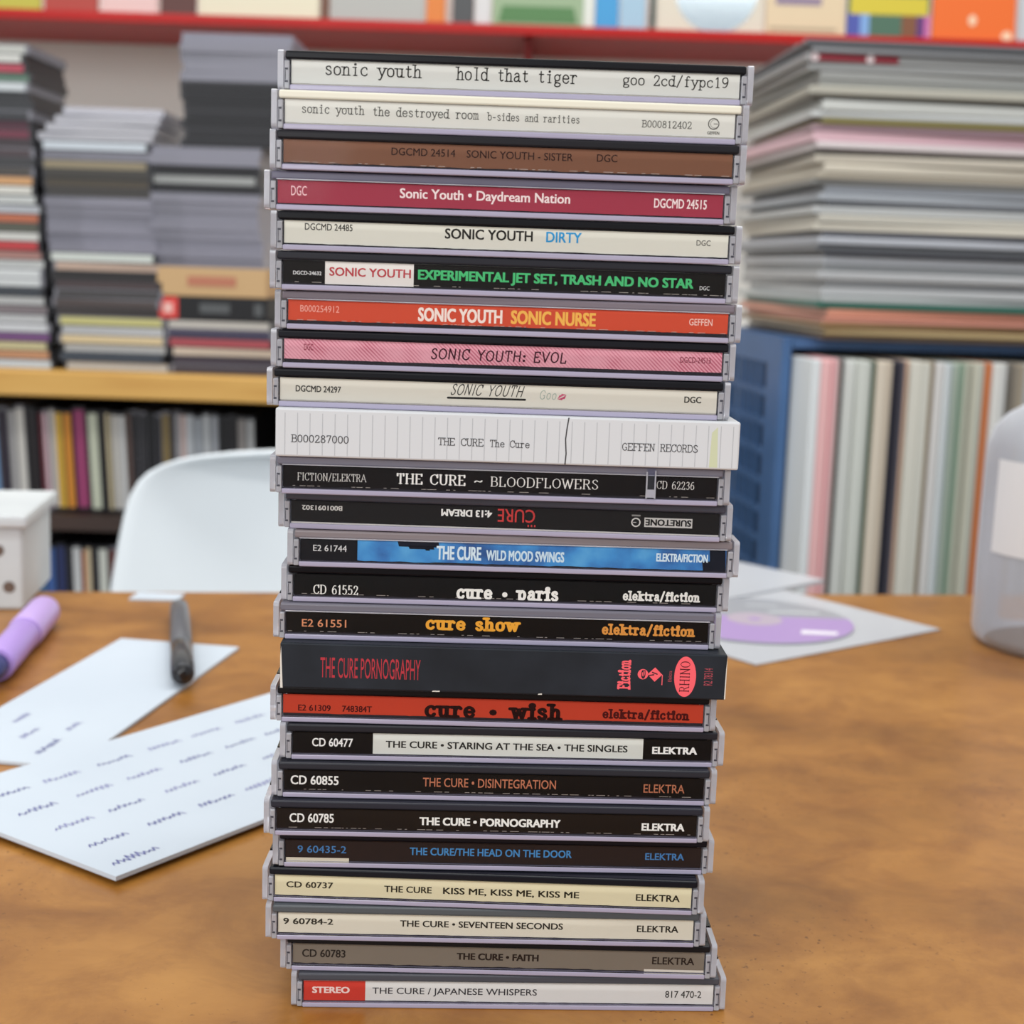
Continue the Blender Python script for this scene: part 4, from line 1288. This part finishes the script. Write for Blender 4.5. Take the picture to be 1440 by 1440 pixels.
lattice('side_panel', CDp, side_h, lambda bm, u0, u1, v0, v1, t: box(bm, 0, t, u0, u1, v0, v1))
lattice('side_panel', CDp, side_h, lambda bm, u0, u1, v0, v1, t: box(bm, CW - t, CW, u0, u1, v0, v1))
lattice('top_panel', CW - .022, CDp, lambda bm, u0, u1, v0, v1, t: box(bm, u0 + .011, u1 + .011, v0, v1, side_h - t, side_h))
lattice('bottom_panel', CW - .022, CDp, lambda bm, u0, u1, v0, v1, t: box(bm, u0 + .011, u1 + .011, v0, v1, 0, t))
lattice('back_panel', CW - .022, side_h - .024, lambda bm, u0, u1, v0, v1, t: box(bm, u0 + .011, u1 + .011, CDp - t, CDp, v0 + .012, v1 + .012))

LP = [('dfe4e6', 12), ('ecbcbc', 14), ('e2adb0', 6), ('c9b9b6', 5), ('3a3533', 6), ('d5d8d4', 16), ('cfd3cc', 14), ('c8cdc6', 6), ('4a5b48', 5), ('d8cdbc', 14), ('cfc2b0', 10),
      ('2d2d38', 9), ('54525c', 5), ('d9b59b', 7), ('d5d3c8', 16), ('cfcec4', 12), ('8f7f68', 6), ('d6d4d2', 12), ('d0d6d8', 8), ('4f7486', 5), ('b9c4b8', 9), ('8fa592', 5), ('b3b5a5', 8),
      ('8d8a7a', 5), ('c9c9b9', 9), ('bfc3b8', 8), ('c97849', 8), ('d9d9d5', 12), ('cfd1d0', 8), ('77736d', 8), ('8b8377', 8), ('a69b88', 7), ('a9adb2', 8), ('c2c4c4', 9), ('9da3a8', 8),
          ('b4ae9f', 8), ('7b8288', 6), ('d9d9d4', 10), ('b0a89a', 9), ('5d5a58', 8), ('d4d2ca', 10), ('9a5f4a', 8), ('d0cabc', 11), ('3f4a5c', 8), ('cdd0d2', 12), ('b99a80', 9),
      ('dcdad2', 12), ('6f7d6a', 8), ('d5cfc4', 11)]
scale_ = (CW - .030) / sum(p for _, p in LP)
cr, sr = math.cos(yawR), math.sin(yawR)
x = .013
CM = Matrix.Translation((cc.x, RY, cz0)) @ Matrix.Rotation(yawR, 4, 'Z')
for k, (h, px) in enumerate(LP):
    w_ = px * scale_
    bm = bmesh.new()
    hh = .307 + random.uniform(-.001, .001)
    box(bm, .0002, w_ - .0002, 0, .262, 0, hh, 0, bev=min(.0008, w_ * .2), seg=1)
    if k == 0:   # dark patch painted on the cover for the shade behind the crate lattice
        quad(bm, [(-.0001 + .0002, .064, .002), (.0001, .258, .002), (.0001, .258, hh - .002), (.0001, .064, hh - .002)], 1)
    p = CM @ Vector((x, random.uniform(-.004, .004) - .035, .0102 + .0005))
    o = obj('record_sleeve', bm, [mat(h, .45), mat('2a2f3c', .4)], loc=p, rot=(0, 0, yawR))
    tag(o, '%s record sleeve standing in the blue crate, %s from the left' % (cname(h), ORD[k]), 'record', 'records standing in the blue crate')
    x += w_

LS = [('55585c', 8), ('8f9296', 6), ('8c2635', 10), ('9a9c9c', 9), ('a3a5a3', 9), ('8f908c', 8), ('b0aea2', 10), ('6e6a62', 5), ('c9ccc8', 12), ('cfd3d2', 7), ('8b8351', 7), ('a58a93', 7),
      ('d9b5be', 12), ('d8cfd0', 8), ('5f5a55', 6), ('bdb6a8', 10), ('cfc8b8', 10), ('b3ab9b', 7), ('7b7b78', 7), ('8f949b', 9), ('a5abb2', 8), ('6d7075', 6), ('b9bcbc', 9), ('c2bfb4', 9),
      ('d2cdbf', 9), ('5d5f66', 7), ('b8bcc4', 8), ('83868a', 7), ('3f4046', 6), ('c9cdd3', 9), ('8d9092', 8), ('b5b7b9', 9), ('9fa2a5', 9), ('c5c8ca', 9), ('b9bfbf', 8), ('2f6b5c', 7),
      ('d9977e', 10), ('c98a78', 6), ('8a6d4a', 7), ('b09a70', 7), ('5b4a3a', 6)]
ztop = at(1160, 57, RY).z
total = ztop - cz_top - .001
sc = total / sum(p for _, p in LS)
z = cz_top + .0006
cor = at(1157, 260, RY)
for j, (h, px) in enumerate(reversed(LS)):
    t = px * sc
    k = len(LS) - 1 - j
    frac = j / (len(LS) - 1)
    a = yawR - .02 + random.uniform(-.03, .03) - .04 * frac
    jx = random.uniform(-.007, .007)
    bm = bmesh.new()
    box(bm, 0, .314, 0, .314, .0003, t - .0003, 0, bev=min(.0012, t * .2), seg=2)
    mats = [mat(h, .32, .4, coat=.2)]
    if k == 2:
        quad(bm, [(.004, -.0003, .0012), (.090, -.0003, .0012), (.090, -.0003, t - .0012), (.004, -.0003, t - .0012)], 1)
        for q in (.008, .062):
            disc(bm, (q, t / 2), .004, -.0005, 2, 14)
        mats = [mat('9a9c9c', .32, coat=.35), mat('8c2635', .4), mat('e2d2d4', .4)]
    base = at(1128, 260, RY)
    # edges run up slightly to the left, as the pile leans
    o = obj('record_sleeve', bm, mats, loc=(base.x + jx + .030 * (1 - frac), RY - .012 + random.uniform(-.006, .006), z), rot=(0, 0, a))
    tag(o, '%s record sleeve lying on the blue crate, %s from the top of its pile' % (cname(h), ORD[k]), 'record', 'records lying on the blue crate')
    z += t

# ------------------------------------------------------------------ red wall shelf with sleeves on it
RYS = 2.28
zs_b = at(540, 62, RYS).z
zs_b = (at(60, 25, RYS).z + at(1040, 60, RYS).z) / 2
root = empty('red_shelf', (0, RYS, zs_b), (0, 0, -.01), label='long glossy red wall shelf across the back wall', cat='shelf')
redm = noise_mat('red_paint', ['a8100d', 'b51712'], 4, rough=.4, spec=.25)
bm = bmesh.new(); box(bm, -1.6, 1.6, 0, .235, 0, .012, 0, bev=.002)
obj('board', bm, redm, root)
bm = bmesh.new(); box(bm, -1.6, 1.6, -.0045, 0, -.001, .0135, 0, bev=.0015)
obj('front_lip', bm, redm, root)
for bx in (-.9, -.2, .6):
    bm = bmesh.new()
    prism(bm, [(-.005, .02), (.005, .02), (.005, .225), (-.005, .225)], -.05, -.0003)
    obj('bracket', bm, mat('9a2420', .4), root)
zs_t = zs_b + .0125
TOPS = [(-40, 55, 'b5b04a'), (60, 135, 'a8443c'), (140, 220, 'd8b8b4'), (224, 274, '5a3a36'), (278, 448, 'd6d0b8'), (450, 462, '6a4a3a'), (464, 597, 'a9aaa6'), (599, 626, 'd07a38'), (636, 666, '4a4c4e'),
        (668, 690, 'c9c9c9'), (692, 835, '8fa584'), (837, 870, '3f93c8'), (872, 908, '9ab8cc'), (914, 922, '3a4a44'), (924, 1074, 'd0c8b8'), (1077, 1188, 'd4c0a0'), (1191, 1308, '4a6a58'), (1311, 1428, 'e06a2c'), (1431, 1520, 'b9bcc0')]
for k, (x0, x1, h) in enumerate(TOPS):
    yy = RYS + .012
    a_, b_ = at(x0, 20, yy), at(x1, 20, yy)
    w_ = b_.x - a_.x
    bm = bmesh.new()
    hh = max(.125, min(.19, w_ * 1.0)) if w_ > .05 else .18
    box(bm, 0, w_, 0, .008, 0, hh, 0, bev=.0006, seg=1)
    mats = [mat(h, .4)]
    if h == '4a6a58':
        mats += [mat('4a55a0', .4), mat('7aa0d0', .4), mat('7a5038', .4), mat('5a3470', .4), mat('c06aa0', .4), mat('c9b83c', .4)]
        for q, (f0, f1) in enumerate(((0, .16), (.16, .27), (.66, .84), (.84, .93), (.93, 1.0))):
            quad(bm, [(w_ * f0, -.0004, .002), (w_ * f1, -.0004, .002), (w_ * f1, -.0004, .036), (w_ * f0, -.0004, .036)], 1 + q)
        quad(bm, [(.004, -.0005, .034), (w_ - .004, -.0005, .034), (w_ - .004, -.0005, .06), (.004, -.0005, .06)], 6)
    if h == 'e06a2c':
        mats += [mat('e8c8a8', .4)]
        disc(bm, (w_ * .48, .030), .008, -.0005, 1, 20, rx=.006)
        disc(bm, (w_ * .9, .008), .008, -.0005, 1, 20)
    if h == 'd4c0a0':
        mats += [mat('8a7a90', .4), mat('a89a80', .4)]
        quad(bm, [(w_ * .12, -.0005, .044), (w_ * .7, -.0005, .044), (w_ * .7, -.0005, .056), (w_ * .12, -.0005, .056)], 1)
        quad(bm, [(w_ * .05, -.0005, .007), (w_ * .9, -.0005, .007), (w_ * .9, -.0005, .012), (w_ * .05, -.0005, .012)], 2)
    if h == 'd0c8b8':
        mats += [mat('c9d6de', .1, metal=.9)]
        disc(bm, (w_ * .55, .060), .06, -.0006, 1, 48)
    if h == '8fa584':
        mats += [mat('4f7a4a', .4), mat('d0d4cc', .4)]
        quad(bm, [(w_ * .06, -.0005, .006), (w_ * .84, -.0005, .006), (w_ * .8, -.0005, .03), (w_ * .1, -.0005, .03)], 1)
        quad(bm, [(w_ * .9, -.0005, .001), (w_, -.0005, .001), (w_, -.0005, .1), (w_ * .9, -.0005, .1)], 2)
    o = obj('record_cover', bm, mats, loc=(a_.x, RYS + .012 - .01 * a_.x, zs_t + .0002), rot=(math.radians(-6), 0, -.01))
    tag(o, '%s cover propped on the red shelf, %s from the left' % (cname(h), ORD[k]), 'record cover', 'covers on the red shelf')
